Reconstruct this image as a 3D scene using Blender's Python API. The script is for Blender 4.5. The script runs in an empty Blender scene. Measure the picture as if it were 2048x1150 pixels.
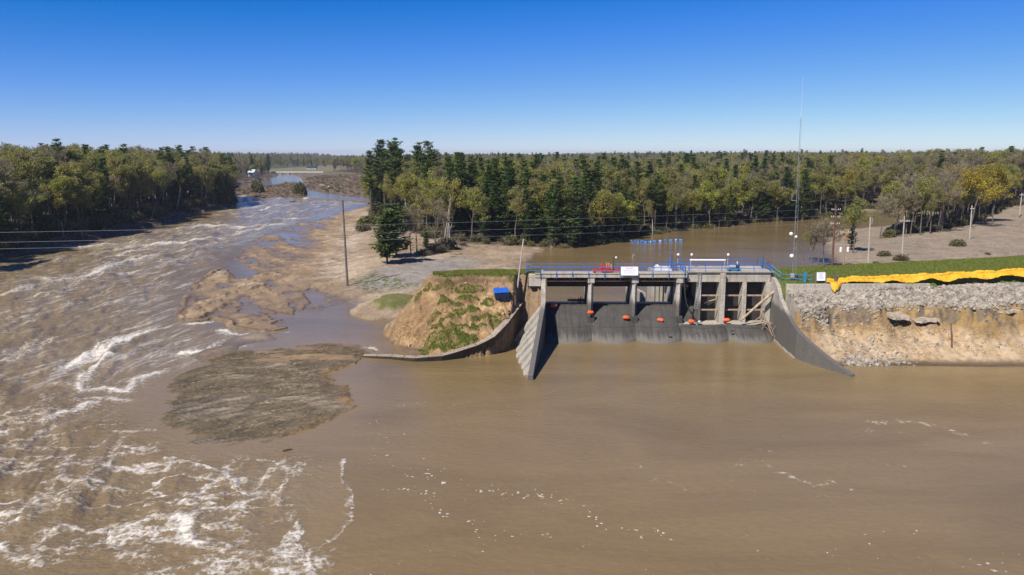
import bpy, math, random
import numpy as np
from math import sin, cos, pi, radians, atan, tan, sqrt

random.seed(7)
RNG = np.random.default_rng(11)
SC = bpy.context.scene
COL = SC.collection

# ------------------------------------------------------------------ camera, sky, sun, exposure
FPX, CAMH = 1500.0, 27.0
PITCH = atan(267 / FPX)
cam_d = bpy.data.cameras.new('camera')
cam = bpy.data.objects.new('camera', cam_d)
COL.objects.link(cam)
cam_d.sensor_width = 36.0
cam_d.lens = 36.0 * FPX / 2048
cam_d.clip_start = 0.5
cam_d.clip_end = 30000
cam.location = (0, 0, CAMH)
cam.rotation_euler = (pi / 2 - PITCH, 0, 0)
SC.camera = cam

SUN_EL = radians(48)
SUN_DIR = (-0.64, -0.77)            # horizontal direction towards the sun
world = bpy.data.worlds.new('World')
SC.world = world
world.use_nodes = True
wn = world.node_tree
sky = wn.nodes.new('ShaderNodeTexSky')
sky.sky_type = 'NISHITA'
sky.sun_disc = False
sky.sun_elevation = SUN_EL
sky.sun_rotation = math.atan2(SUN_DIR[0], SUN_DIR[1])
sky.altitude = 3000
sky.air_density = 1.0
sky.dust_density = 0.0
sky.ozone_density = 6.0
bg = wn.nodes['Background']
bg.inputs['Strength'].default_value = 0.10
# deep blue of a clear day: the sky's own colour with its red and green held back
sep = wn.nodes.new('ShaderNodeSeparateColor'); com = wn.nodes.new('ShaderNodeCombineColor')
wn.links.new(sky.outputs[0], sep.inputs[0])
def wmath(op, a, b):
    m = wn.nodes.new('ShaderNodeMath'); m.operation = op
    for k, v in enumerate((a, b)):
        if isinstance(v, float): m.inputs[k].default_value = v
        else: wn.links.new(v, m.inputs[k])
    return m.outputs[0]
wn.links.new(wmath('MAXIMUM', wmath('MULTIPLY', wmath('SUBTRACT', sep.outputs[0], 1.31), 0.92), wmath('MULTIPLY', sep.outputs[0], 0.09)), com.inputs[0])
wn.links.new(wmath('MAXIMUM', wmath('MULTIPLY', wmath('SUBTRACT', sep.outputs[1], 0.85), 0.80), wmath('MULTIPLY', sep.outputs[1], 0.45)), com.inputs[1])
wn.links.new(wmath('MINIMUM', wmath('ADD', wmath('MULTIPLY', sep.outputs[2], 0.25), 4.95), wmath('MULTIPLY', sep.outputs[2], 1.0)), com.inputs[2])
wn.links.new(com.outputs[0], bg.inputs[0])

sun_d = bpy.data.lights.new('sun', 'SUN')
sun_d.energy = 5.0
sun_d.angle = radians(0.53)
sun_d.color = (1.0, 0.94, 0.84)
sun = bpy.data.objects.new('sun', sun_d)
COL.objects.link(sun)
from mathutils import Vector, Matrix
_s = Vector((SUN_DIR[0], SUN_DIR[1], 0)).normalized() * cos(SUN_EL) + Vector((0, 0, sin(SUN_EL)))
sun.rotation_euler = _s.to_track_quat('Z', 'Y').to_euler()
sun.location = (-60, -20, 120)

SC.view_settings.view_transform = 'Standard'
SC.view_settings.look = 'None'
SC.view_settings.gamma = 1.0
SC.view_settings.exposure = 0.32
SC.view_settings.use_curve_mapping = False
SC.cycles.max_bounces = 4
SC.cycles.diffuse_bounces = 2
SC.cycles.glossy_bounces = 2
SC.cycles.transmission_bounces = 2
SC.cycles.transparent_max_bounces = 8

# ------------------------------------------------------------------ pixel <-> place
def ray(px, py):
    u = (px - 1024) / FPX
    v = -(py - 575) / FPX
    return u, cos(PITCH) + v * sin(PITCH), -sin(PITCH) + v * cos(PITCH)
def at(px, py, z=0.0):
    a, b, c = ray(px, py)
    t = (z - CAMH) / c
    return (t * a, t * b)
def aty(px, py, Y):
    a, b, c = ray(px, py)
    t = Y / b
    return (t * a, Y, CAMH + t * c)
def pl(pts, z=0.0):
    return [at(x, y, z) for x, y in pts]

# ------------------------------------------------------------------ numpy noise
def _hash(ix, iy, seed):
    n = (ix.astype(np.int64) * 374761393 + iy.astype(np.int64) * 668265263 + seed * 974634777) & 0xFFFFFFFF
    n = ((n ^ (n >> 13)) * 1274126177) & 0xFFFFFFFF
    n = n ^ (n >> 16)
    return (n & 0xFFFFFF).astype(np.float32) / 16777215.0
def vnoise(x, y, seed=0):
    ix = np.floor(x); iy = np.floor(y)
    fx = (x - ix).astype(np.float32); fy = (y - iy).astype(np.float32)
    fx = fx * fx * fx * (fx * (fx * 6 - 15) + 10); fy = fy * fy * fy * (fy * (fy * 6 - 15) + 10)
    a = _hash(ix, iy, seed); b = _hash(ix + 1, iy, seed); c = _hash(ix, iy + 1, seed); d = _hash(ix + 1, iy + 1, seed)
    return (a + (b - a) * fx) * (1 - fy) + (c + (d - c) * fx) * fy
def fbm(x, y, seed=0, octaves=4, gain=0.5):
    s = 0.0; amp = 1.0; tot = 0.0
    for o in range(octaves):
        ca, sa = cos(0.6 * o), sin(0.6 * o)
        s = s + amp * vnoise((x * ca - y * sa) * 2 ** o + 17.3 * o, (x * sa + y * ca) * 2 ** o - 9.1 * o, seed + o)
        tot += amp; amp *= gain
    return s / tot
def ridge(x, y, seed=0, octaves=4):
    return 1 - np.abs(2 * fbm(x, y, seed, octaves) - 1) * 2
def sstep(a, b, x):
    t = np.clip((x - a) / (b - a), 0, 1)
    return t * t * (3 - 2 * t)
def seg_dist(X, Y, pts, closed=False):
    best = np.full(X.shape, 1e9, np.float64)
    n = len(pts)
    for i in range(n if closed else n - 1):
        ax, ay = pts[i]; bx, by = pts[(i + 1) % n]
        dx, dy = bx - ax, by - ay
        L = dx * dx + dy * dy + 1e-9
        t = np.clip(((X - ax) * dx + (Y - ay) * dy) / L, 0, 1)
        d = (X - ax - t * dx) ** 2 + (Y - ay - t * dy) ** 2
        np.minimum(best, d, out=best)
    return np.sqrt(best)
def inside(X, Y, pts):
    r = np.zeros(X.shape, bool)
    n = len(pts)
    for i in range(n):
        ax, ay = pts[i]; bx, by = pts[(i + 1) % n]
        if ay == by: continue
        c = ((ay > Y) != (by > Y)) & (X < (bx - ax) * (Y - ay) / (by - ay) + ax)
        r ^= c
    return r
def sdist(X, Y, pts):
    d = seg_dist(X, Y, pts, True)
    return np.where(inside(X, Y, pts), d, -d)

# ------------------------------------------------------------------ mesh helpers
def mesh_from(name, V, F=None, tris=None, quads=None, smooth=False, mats=(), mat_idx=None):
    me = bpy.data.meshes.new(name)
    V = np.asarray(V, np.float32)
    if F is not None:
        me.from_pydata([tuple(map(float, v)) for v in V], [], F)
    else:
        parts = []; starts = []; totals = []; off = 0
        if quads is not None and len(quads):
            q = np.asarray(quads, np.int32); parts.append(q.ravel())
            starts.append(off + 4 * np.arange(len(q))); totals.append(np.full(len(q), 4)); off += q.size
        if tris is not None and len(tris):
            q = np.asarray(tris, np.int32); parts.append(q.ravel())
            starts.append(off + 3 * np.arange(len(q))); totals.append(np.full(len(q), 3)); off += q.size
        L = np.concatenate(parts)
        me.vertices.add(len(V)); me.vertices.foreach_set('co', V.ravel())
        me.loops.add(len(L)); me.loops.foreach_set('vertex_index', L)
        st = np.concatenate(starts); tt = np.concatenate(totals)
        me.polygons.add(len(st)); me.polygons.foreach_set('loop_start', st.astype(np.int32)); me.polygons.foreach_set('loop_total', tt.astype(np.int32))
        me.update(calc_edges=True)
    for m in mats: me.materials.append(m)
    if mat_idx is not None: me.polygons.foreach_set('material_index', np.asarray(mat_idx, np.int32))
    me.polygons.foreach_set('use_smooth', np.full(len(me.polygons), bool(smooth)))
    me.update()
    return me
def link(name, me, parent=None, loc=None):
    o = bpy.data.objects.new(name, me)
    COL.objects.link(o)
    if parent is not None: o.parent = parent
    if loc is not None: o.location = loc
    return o
def tag(o, label=None, cat=None, group=None, kind=None):
    if label: o['label'] = label
    if cat: o['category'] = cat
    if group: o['group'] = group
    if kind: o['kind'] = kind
    return o
def empty(name, loc=(0, 0, 0), label=None, cat=None, group=None):
    o = bpy.data.objects.new(name, None)
    o.empty_display_size = 0.3
    COL.objects.link(o)
    o.location = loc
    return tag(o, label, cat, group)

class MB:
    """collects shapes, build() makes ONE mesh object (coordinates relative to the parent empty)"""
    def __init__(s): s.v = []; s.f = []; s.m = []; s.cur = 0
    def _add(s, vs, fs):
        b = len(s.v); s.v += [tuple(v) for v in vs]
        s.f += [tuple(b + i for i in f) for f in fs]; s.m += [s.cur] * len(fs)
    def box(s, x0, x1, y0, y1, z0, z1):
        s._add([(x0, y0, z0), (x1, y0, z0), (x1, y1, z0), (x0, y1, z0), (x0, y0, z1), (x1, y0, z1), (x1, y1, z1), (x0, y1, z1)],
               [(3, 2, 1, 0), (4, 5, 6, 7), (0, 1, 5, 4), (1, 2, 6, 5), (2, 3, 7, 6), (3, 0, 4, 7)]); return s
    def hexa(s, bot, top):
        s._add(list(bot) + list(top), [(3, 2, 1, 0), (4, 5, 6, 7), (0, 1, 5, 4), (1, 2, 6, 5), (2, 3, 7, 6), (3, 0, 4, 7)]); return s
    def prism_x(s, prof, x0, x1):          # profile of (y,z), extruded along x
        n = len(prof)
        s._add([(x0, y, z) for y, z in prof] + [(x1, y, z) for y, z in prof],
               [tuple(range(n))[::-1], tuple(range(n, 2 * n))] + [(i, (i + 1) % n, n + (i + 1) % n, n + i) for i in range(n)]); return s
    def tube(s, p, q, r0, r1=None, n=6, cap=True):
        r1 = r0 if r1 is None else r1
        p = Vector(p); q = Vector(q); d = (q - p)
        if d.length < 1e-6: return s
        d.normalize()
        a = d.orthogonal().normalized(); b = d.cross(a)
        vs = []
        for c, r in ((p, r0), (q, r1)):
            for i in range(n):
                t = 2 * pi * i / n
                vs.append(c + a * (r * cos(t)) + b * (r * sin(t)))
        fs = [(i, (i + 1) % n, n + (i + 1) % n, n + i) for i in range(n)]
        if cap: fs += [tuple(range(n))[::-1], tuple(range(n, 2 * n))]
        s._add(vs, fs); return s
    def path(s, pts, r0, r1=None, n=6):
        r1 = r0 if r1 is None else r1
        k = len(pts) - 1
        for i in range(k):
            s.tube(pts[i], pts[i + 1], r0 + (r1 - r0) * i / k, r0 + (r1 - r0) * (i + 1) / k, n, True)
        return s
    def ball(s, c, rx, ry, rz, n=10, m=6):
        vs = [(c[0], c[1], c[2] - rz)]
        for j in range(1, m):
            ph = -pi / 2 + pi * j / m
            for i in range(n):
                t = 2 * pi * i / n
                vs.append((c[0] + rx * cos(ph) * cos(t), c[1] + ry * cos(ph) * sin(t), c[2] + rz * sin(ph)))
        vs.append((c[0], c[1], c[2] + rz))
        fs = [(0, 1 + (i + 1) % n, 1 + i) for i in range(n)]
        for j in range(m - 2):
            o = 1 + j * n
            fs += [(o + i, o + (i + 1) % n, o + n + (i + 1) % n, o + n + i) for i in range(n)]
        o = 1 + (m - 2) * n
        fs += [(o + i, o + (i + 1) % n, len(vs) - 1) for i in range(n)]
        s._add(vs, fs); return s
    def lathe(s, prof, c=(0, 0, 0), n=12):
        vs = []
        for r, z in prof:
            for i in range(n):
                t = 2 * pi * i / n
                vs.append((c[0] + r * cos(t), c[1] + r * sin(t), c[2] + z))
        fs = []
        for j in range(len(prof) - 1):
            fs += [(j * n + i, j * n + (i + 1) % n, (j + 1) * n + (i + 1) % n, (j + 1) * n + i) for i in range(n)]
        fs += [tuple(range(n))[::-1], tuple(range((len(prof) - 1) * n, len(prof) * n))]
        s._add(vs, fs); return s
    def mesh(s, name, mats, smooth=False):
        me = bpy.data.meshes.new(name)
        me.from_pydata([tuple(map(float, v)) for v in s.v], [], s.f)
        for m in (mats if isinstance(mats, (list, tuple)) else [mats]): me.materials.append(m)
        me.polygons.foreach_set('material_index', np.asarray(s.m, np.int32))
        me.polygons.foreach_set('use_smooth', np.full(len(me.polygons), bool(smooth)))
        me.update()
        return me
    def build(s, name, mats, parent=None, loc=None, smooth=False, bevel=0.0):
        o = link(name, s.mesh(name, mats, smooth), parent, loc)
        if bevel:
            b = o.modifiers.new('bevel', 'BEVEL'); b.width = bevel; b.segments = 1; b.limit_method = 'ANGLE'
        return o

# ------------------------------------------------------------------ materials
class NT:
    def __init__(s, name):
        s.mat = bpy.data.materials.new(name); s.mat.use_nodes = True
        s.t = s.mat.node_tree; s.bsdf = s.t.nodes['Principled BSDF']; s.out = s.t.nodes['Material Output']
    def n(s, typ, **kw):
        nd = s.t.nodes.new('ShaderNode' + typ)
        for k, v in kw.items():
            if k.startswith('_'): setattr(nd, k[1:], v)
            else: nd.inputs[int(k[1:]) if k[0] == 'i' and k[1:].isdigit() else k.replace('__', ' ')].default_value = v
        return nd
    def l(s, a, b): s.t.links.new(a, b)
    def coord(s, scale=(1, 1, 1), obj=True, rot=(0, 0, 0)):
        tc = s.n('TexCoord'); mp = s.n('Mapping'); mp.inputs['Scale'].default_value = scale; mp.inputs['Rotation'].default_value = rot
        s.l(tc.outputs['Object'], mp.inputs['Vector']) if obj else None
        if not obj:
            g = s.n('NewGeometry'); s.l(g.outputs['Position'], mp.inputs['Vector'])
        return mp.outputs[0]
    def noise(s, vec, scale, detail=4, rough=0.55, dist=0.0):
        nd = s.n('TexNoise', Scale=scale, Detail=detail, Roughness=rough, Distortion=dist)
        s.l(vec, nd.inputs['Vector']); return nd.outputs['Fac']
    def ramp(s, fac, stops):
        r = s.n('ValToRGB'); e = r.color_ramp.elements
        while len(e) < len(stops): e.new(0.5)
        for k, (p, c) in enumerate(stops):
            e[k].position = p; e[k].color = (*c, 1) if len(c) == 3 else c
        s.l(fac, r.inputs[0]); return r.outputs[0]
    def mix(s, fac, a, b, mode='MIX'):
        m = s.n('Mix', _data_type='RGBA', _blend_type=mode)
        for sock, v in ((m.inputs[0], fac), (m.inputs[6], a), (m.inputs[7], b)):
            if isinstance(v, (int, float)): sock.default_value = v
            elif isinstance(v, tuple): sock.default_value = (*v, 1) if len(v) == 3 else v
            else: s.l(v, sock)
        return m.outputs[2]
    def math(s, op, a, b=0.0, clamp=False):
        m = s.n('Math', _operation=op, _use_clamp=clamp)
        for sock, v in ((m.inputs[0], a), (m.inputs[1], b)):
            if isinstance(v, (int, float)): sock.default_value = v
            else: s.l(v, sock)
        return m.outputs[0]
    def bump(s, h, strength=0.4, dist=0.05):
        b = s.n('Bump', Strength=strength, Distance=dist); s.l(h, b.inputs['Height']); s.l(b.outputs[0], s.bsdf.inputs['Normal'])
        return b
    def base(s, c):
        if isinstance(c, tuple): s.bsdf.inputs['Base Color'].default_value = (*c, 1)
        else: s.l(c, s.bsdf.inputs['Base Color'])
    def set(s, **kw):
        for k, v in kw.items(): s.bsdf.inputs[k.replace('_', ' ')].default_value = v
        return s.mat

def plain(name, c, rough=0.6, var=0.25, scale=3.0, metal=0.0):
    t = NT(name); v = t.coord()
    n = t.noise(v, scale, 5)
    d = tuple(x * (1 - var) for x in c); b = tuple(min(1, x * (1 + var)) for x in c)
    t.base(t.ramp(n, [(0.3, d), (0.7, b)]))
    return t.set(Roughness=rough, Metallic=metal)

def concrete(name, light, dark, stain_z=None, stain=(0.03, 0.028, 0.025), grain=1.0, run=(3.0, 3.0, 0.25)):
    t = NT(name); g = t.n('NewGeometry'); pos = g.outputs['Position']
    n1 = t.noise(pos, 0.5, 6, 0.6); n2 = t.noise(pos, 4.0, 6, 0.7)
    mp = t.n('Mapping'); mp.inputs['Scale'].default_value = run; t.l(pos, mp.inputs[0])
    n3 = t.noise(mp.outputs[0], 1.0, 5, 0.6)                 # runs down the face
    c = t.ramp(n1, [(0.3, dark), (0.65, light)])
    c = t.mix(t.math('MULTIPLY', t.ramp(n3, [(0.46, (0, 0, 0)), (0.66, (1, 1, 1))]), 0.72), c, tuple(x * 0.35 for x in dark))
    c = t.mix(0.45, c, t.ramp(n2, [(0.25, tuple(x * 0.55 for x in dark)), (0.75, tuple(min(1, x * 1.25) for x in light))]), 'MIX')
    if stain_z is not None:
        sx = t.n('SeparateXYZ'); t.l(pos, sx.inputs[0])
        zz = t.math('ADD', sx.outputs[2], t.math('MULTIPLY', t.math('SUBTRACT', n3, 0.5), 2.2))
        lo, hi = stain_z
        f = t.n('MapRange', _interpolation_type='SMOOTHSTEP'); t.l(zz, f.inputs[0])
        f.inputs[1].default_value = lo; f.inputs[2].default_value = hi; f.inputs[3].default_value = 0.92; f.inputs[4].default_value = 0.0
        c = t.mix(f.outputs[0], c, t.mix(n2, tuple(x * 0.6 for x in stain), tuple(x * 1.7 for x in stain)))
    # pour joints every 2.4 m and rust runs
    sz = t.n('SeparateXYZ'); t.l(pos, sz.inputs[0])
    fr = t.math('FRACT', t.math('DIVIDE', t.math('ADD', sz.outputs[2], 0.7), 2.4))
    jn = t.math('LESS_THAN', fr, 0.022)
    c = t.mix(t.math('MULTIPLY', jn, 0.6), c, tuple(x * 0.3 for x in dark))
    n4 = t.noise(mp.outputs[0], 0.45, 4, 0.7)
    c = t.mix(t.math('MULTIPLY', t.ramp(n4, [(0.60, (0, 0, 0)), (0.72, (1, 1, 1))]), 0.4), c, (0.16, 0.085, 0.04))
    t.base(c); t.bump(n2, 0.5 * grain, 0.04)
    return t.set(Roughness=0.9)

M = {}
M['concrete'] = concrete('weathered_concrete', (0.52, 0.47, 0.39), (0.32, 0.28, 0.22))
M['pier'] = concrete('pier_concrete', (0.58, 0.54, 0.49), (0.36, 0.31, 0.26), (4.6, 6.0), (0.075, 0.062, 0.052))
M['weir'] = concrete('weir_concrete', (0.085, 0.078, 0.068), (0.042, 0.038, 0.034), (0.2, 1.2), (0.125, 0.115, 0.098), 1.8, (3.5, 0.22, 0.22))
M['wing'] = concrete('wing_concrete', (0.46, 0.43, 0.37), (0.30, 0.27, 0.23), (4.9, 5.6), (0.085, 0.077, 0.068))
M['buttress'] = concrete('buttress_concrete', (0.46, 0.42, 0.35), (0.30, 0.27, 0.22))
M['oldwall'] = concrete('old_wall_concrete', (0.40, 0.33, 0.25), (0.20, 0.155, 0.11))
M['shadewall'] = concrete('shaded_bay_concrete', (0.035, 0.032, 0.03), (0.016, 0.015, 0.014))  # deep shade of the openings put into the concrete colour
M['blue'] = plain('blue_paint', (0.025, 0.135, 0.46), 0.45, 0.15, 2.0)
M['teal'] = plain('teal_paint', (0.03, 0.22, 0.42), 0.5, 0.2, 2.0)
M['steel'] = plain('dark_steel', (0.032, 0.027, 0.024), 0.7, 0.4, 1.5)
M['rust'] = plain('rusty_steel', (0.16, 0.085, 0.05), 0.8, 0.4, 1.5)
M['red'] = plain('red_paint', (0.42, 0.045, 0.02), 0.5, 0.3, 2.0)
M['white'] = plain('white_paint', (0.74, 0.74, 0.72), 0.5, 0.06, 2.0)
M['galv'] = plain('galvanised_steel', (0.42, 0.43, 0.43), 0.45, 0.15, 4.0, 0.3)
M['towersteel'] = plain('tower_steel', (0.30, 0.31, 0.32), 0.5, 0.2, 2.0, 0.2)
M['orange'] = plain('orange_float', (0.80, 0.11, 0.02), 0.45, 0.12, 3.0)
M['black'] = plain('black_paint', (0.02, 0.02, 0.022), 0.6, 0.3, 3.0)
M['bluebox'] = plain('blue_plastic', (0.012, 0.11, 0.50), 0.4, 0.15, 2.0)
M['navy'] = plain('navy_plastic', (0.008, 0.016, 0.05), 0.5, 0.2, 2.0)
M['bluedrum'] = plain('blue_drum', (0.03, 0.19, 0.55), 0.45, 0.15, 2.0)
t = NT('yellow_fabric'); v = t.coord()
n1 = t.noise(v, 1.1, 5, 0.6, 0.6); n2 = t.noise(v, 5.0, 4, 0.6)
c = t.ramp(n1, [(0.25, (0.50, 0.25, 0.01)), (0.5, (0.74, 0.40, 0.012)), (0.75, (0.80, 0.47, 0.03))])  # fold shade put into the yellow, following the bump
c = t.mix(t.math('MULTIPLY', t.ramp(n2, [(0.58, (0, 0, 0)), (0.72, (1, 1, 1))]), 0.45), c, (0.42, 0.30, 0.12))
t.base(c); t.bump(t.math('ADD', n1, t.math('MULTIPLY', n2, 0.4)), 0.9, 0.35); M['yellow'] = t.set(Roughness=0.55)
M['brownpole'] = plain('brown_timber_pole', (0.13, 0.058, 0.03), 0.85, 0.3, 2.0)
M['tanpole'] = plain('tan_timber_pole', (0.30, 0.20, 0.13), 0.85, 0.25, 2.0)
M['greypole'] = plain('grey_timber_pole', (0.40, 0.36, 0.31), 0.85, 0.2, 2.0)
M['darkpole'] = plain('dark_timber_pole', (0.13, 0.11, 0.09), 0.85, 0.3, 2.0)
M['crossarm'] = plain('orange_timber', (0.50, 0.27, 0.08), 0.8, 0.2, 2.0)
M['log'] = plain('pale_log_wood', (0.36, 0.27, 0.19), 0.85, 0.3, 2.0)
M['driftwood'] = plain('driftwood', (0.20, 0.145, 0.10), 0.9, 0.5, 0.6)
M['deadbark'] = plain('dead_bark', (0.075, 0.055, 0.04), 0.9, 0.4, 1.0)
M['rootbrown'] = plain('root_fibre', (0.13, 0.10, 0.06), 0.9, 0.5, 0.4)
M['wire'] = plain('bare_wire', (0.55, 0.55, 0.56), 0.4, 0.1, 1.0, 0.5)
M['rock'] = plain('riprap_stone', (0.335, 0.29, 0.235), 0.9, 0.5, 1.3)
M['crust'] = plain('gravel_crust', (0.34, 0.28, 0.21), 0.95, 0.4, 2.5)
M['roofpale'] = plain('pale_roof', (0.5, 0.55, 0.56), 0.6, 0.1, 1.0)
M['siding'] = plain('white_siding', (0.62, 0.60, 0.58), 0.7, 0.1, 1.0)

def needle_mat(name, stops, trans=0.25):
    t = NT(name); oi = t.n('ObjectInfo'); g = t.n('NewGeometry')
    n = t.noise(g.outputs['Position'], 0.55, 3)
    f = t.math('ADD', t.math('MULTIPLY', oi.outputs['Random'], 0.72), t.math('MULTIPLY', n, 0.5))
    f = t.math('SUBTRACT', f, 0.11)
    c = t.ramp(f, stops)
    a = t.n('Attribute', _attribute_name='shade'); 
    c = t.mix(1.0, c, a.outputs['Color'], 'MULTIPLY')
    t.base(c); t.set(Roughness=0.75); t.bsdf.inputs['Specular IOR Level'].default_value = 0.15
    tr = t.n('BsdfTranslucent'); t.l(c, tr.inputs[0])
    ms = t.n('MixShader', i0=trans); t.l(t.bsdf.outputs[0], ms.inputs[1]); t.l(tr.outputs[0], ms.inputs[2])
    t.l(ms.outputs[0], t.out.inputs[0])
    return t.mat
M['pine'] = needle_mat('pine_needles', [(0.0, (0.065, 0.110, 0.038)), (0.5, (0.105, 0.155, 0.046)), (1.0, (0.165, 0.195, 0.05))], 0.42)
M['leaf'] = needle_mat('spring_leaves', [(0.0, (0.20, 0.215, 0.07)), (0.3, (0.30, 0.295, 0.07)), (0.55, (0.38, 0.345, 0.085)), (0.8, (0.34, 0.37, 0.06)), (1.0, (0.44, 0.43, 0.06))], 0.5)
M['gold'] = needle_mat('golden_leaves', [(0.0, (0.36, 0.30, 0.03)), (1.0, (0.44, 0.34, 0.035))], 0.42)
M['bud'] = needle_mat('bare_twigs', [(0.0, (0.23, 0.185, 0.14)), (0.5, (0.31, 0.25, 0.175)), (1.0, (0.31, 0.275, 0.165))], 0.35)
M['shrub'] = needle_mat('shrub_leaves', [(0.0, (0.08, 0.082, 0.035)), (0.5, (0.13, 0.125, 0.045)), (1.0, (0.17, 0.17, 0.05))], 0.3)
M['bark'] = plain('grey_bark', (0.13, 0.105, 0.085), 0.9, 0.4, 1.5)
M['pinebark'] = plain('pine_bark', (0.085, 0.062, 0.048), 0.9, 0.4, 1.5)
M['birch'] = plain('birch_bark', (0.46, 0.43, 0.38), 0.8, 0.3, 1.5)

# --- ground: colour of each kind of soil comes with the mesh, the shader adds grain
t = NT('soil')
a = t.n('Attribute', _attribute_name='Col'); w = t.n('Attribute', _attribute_name='wet')
g = t.n('NewGeometry'); p = g.outputs['Position']
n1 = t.noise(p, 1.6, 6, 0.7); n2 = t.noise(p, 0.22, 4, 0.6); n3 = t.noise(p, 7.0, 4, 0.7)
c = t.mix(1.0, a.outputs['Color'], t.ramp(n1, [(0.28, (0.55, 0.53, 0.50)), (0.5, (1, 1, 1)), (0.75, (1.25, 1.22, 1.18))]), 'MULTIPLY')
c = t.mix(1.0, c, t.ramp(n2, [(0.3, (0.80, 0.79, 0.78)), (0.7, (1.12, 1.1, 1.08))]), 'MULTIPLY')
c = t.mix(t.math('MULTIPLY', w.outputs['Fac'], 0.55), c, (0.05, 0.038, 0.026))
t.base(c)
r = t.n('MapRange'); t.l(w.outputs['Fac'], r.inputs[0]); r.inputs[3].default_value = 0.95; r.inputs[4].default_value = 0.28
t.l(r.outputs[0], t.bsdf.inputs['Roughness'])
t.bump(t.math('ADD', n1, t.math('MULTIPLY', n3, 0.4)), 0.65, 0.28)
t.bsdf.inputs['Specular IOR Level'].default_value = 0.3
M['soil'] = t.mat

# --- muddy water with foam
t = NT('muddy_water')
fo = t.n('Attribute', _attribute_name='foam'); fl = t.n('Attribute', _attribute_name='fleck'); ro = t.n('Attribute', _attribute_name='rough'); si = t.n('Attribute', _attribute_name='silt')
g = t.n('NewGeometry'); p = g.outputs['Position']
nA = t.noise(p, 2.2, 6, 0.78, 0.5); mpb = t.n('Mapping'); mpb.inputs['Scale'].default_value = (0.035, 0.10, 1.0); mpb.inputs['Rotation'].default_value = (0, 0, 0.3); t.l(p, mpb.inputs[0]); nB = t.ramp(t.noise(mpb.outputs[0], 1.0, 5, 0.6, 0.8), [(0.35, (0, 0, 0)), (0.65, (1, 1, 1))])
vor = t.n('TexVoronoi', _feature='DISTANCE_TO_EDGE', Scale=0.9)
wv = t.n('VectorMath', _operation='ADD'); nv = t.n('TexNoise', Scale=0.8, Detail=3.0); t.l(p, nv.inputs['Vector'])
sc = t.n('VectorMath', _operation='SCALE'); sc.inputs['Scale'].default_value = 1.6; t.l(nv.outputs['Color'], sc.inputs[0])
t.l(p, wv.inputs[0]); t.l(sc.outputs[0], wv.inputs[1]); t.l(wv.outputs[0], vor.inputs['Vector'])
lace = t.ramp(vor.outputs['Distance'], [(0.0, (1, 1, 1)), (0.16, (0, 0, 0))])
f1 = t.math('ADD', t.math('MULTIPLY', fo.outputs['Fac'], 0.85), t.math('MULTIPLY', t.math('SUBTRACT', nA, 0.5), 2.3))
f1 = t.math('ADD', f1, t.math('MULTIPLY', t.math('MULTIPLY', lace, fo.outputs['Fac']), 0.35))
f1 = t.ramp(f1, [(0.34, (0, 0, 0)), (0.95, (1, 1, 1))])
f1 = t.math('MULTIPLY', f1, t.math('MULTIPLY', fo.outputs['Fac'], 3.0, True))
vf = t.n('TexVoronoi', _feature='F1', Scale=2.3); vf.inputs['Randomness'].default_value = 1.0
mpv = t.n('Mapping'); mpv.inputs['Scale'].default_value = (0.75, 1.0, 1.0); t.l(wv.outputs[0], mpv.inputs[0]); t.l(mpv.outputs[0], vf.inputs['Vector'])
wn_ = t.n('TexWhiteNoise'); t.l(vf.outputs['Position'], wn_.inputs['Vector'])
keep = t.math('LESS_THAN', wn_.outputs['Value'], fl.outputs['Fac'])
dot = t.math('LESS_THAN', vf.outputs['Distance'], t.math('ADD', t.math('MULTIPLY', wn_.outputs['Value'], 0.28), 0.055))
f2 = t.math('MULTIPLY', keep, dot)
ra = t.n('Attribute', _attribute_name='rapid')
mpf = t.n('Mapping'); mpf.inputs['Rotation'].default_value = (0, 0, radians(-78)); t.l(p, mpf.inputs[0])
mpf2 = t.n('Mapping'); mpf2.inputs['Scale'].default_value = (0.11, 0.62, 1.0); t.l(mpf.outputs[0], mpf2.inputs[0])
nS = t.noise(mpf2.outputs[0], 1.0, 8, 0.74, 0.9)
f3 = t.math('MULTIPLY', t.ramp(nS, [(0.535, (0, 0, 0)), (0.70, (1, 1, 1))]), t.math('MULTIPLY', ra.outputs['Fac'], 1.1, True))
fac = t.math('MAXIMUM', t.math('MAXIMUM', f1, t.math('MULTIPLY', f2, 0.72)), t.math('MULTIPLY', f3, 0.85))
mpw0 = t.n('Mapping'); mpw0.inputs['Scale'].default_value = (0.6, 1.0, 1.0); t.l(p, mpw0.inputs[0])
mud = t.mix(nB, (0.180, 0.125, 0.057), (0.226, 0.160, 0.075))
nM = t.noise(mpw0.outputs[0], 2.4, 4, 0.7)
mud = t.mix(1.0, mud, t.ramp(nM, [(0.3, (0.93, 0.93, 0.93)), (0.7, (1.06, 1.06, 1.06))]), 'MULTIPLY')
mud = t.mix(si.outputs['Fac'], mud, (0.235, 0.165, 0.080))
mud = t.mix(t.math('MULTIPLY', ra.outputs['Fac'], t.ramp(nS, [(0.38, (0, 0, 0)), (0.6, (0.75, 0.75, 0.75))])), mud, (0.27, 0.225, 0.165))
t.base(t.mix(fac, mud, (0.70, 0.655, 0.57)))
t.l(t.math('ADD', t.math('MULTIPLY', fac, 0.6), t.math('ADD', t.math('MULTIPLY', ro.outputs['Fac'], 0.1), 0.06)), t.bsdf.inputs['Roughness'])
mpw = t.n('Mapping'); mpw.inputs['Scale'].default_value = (0.55, 1.0, 1.0); t.l(p, mpw.inputs[0])
w1 = t.noise(mpw.outputs[0], 1.7, 5, 0.6, 0.3); w2 = t.noise(mpw.outputs[0], 0.35, 3, 0.5)
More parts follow.
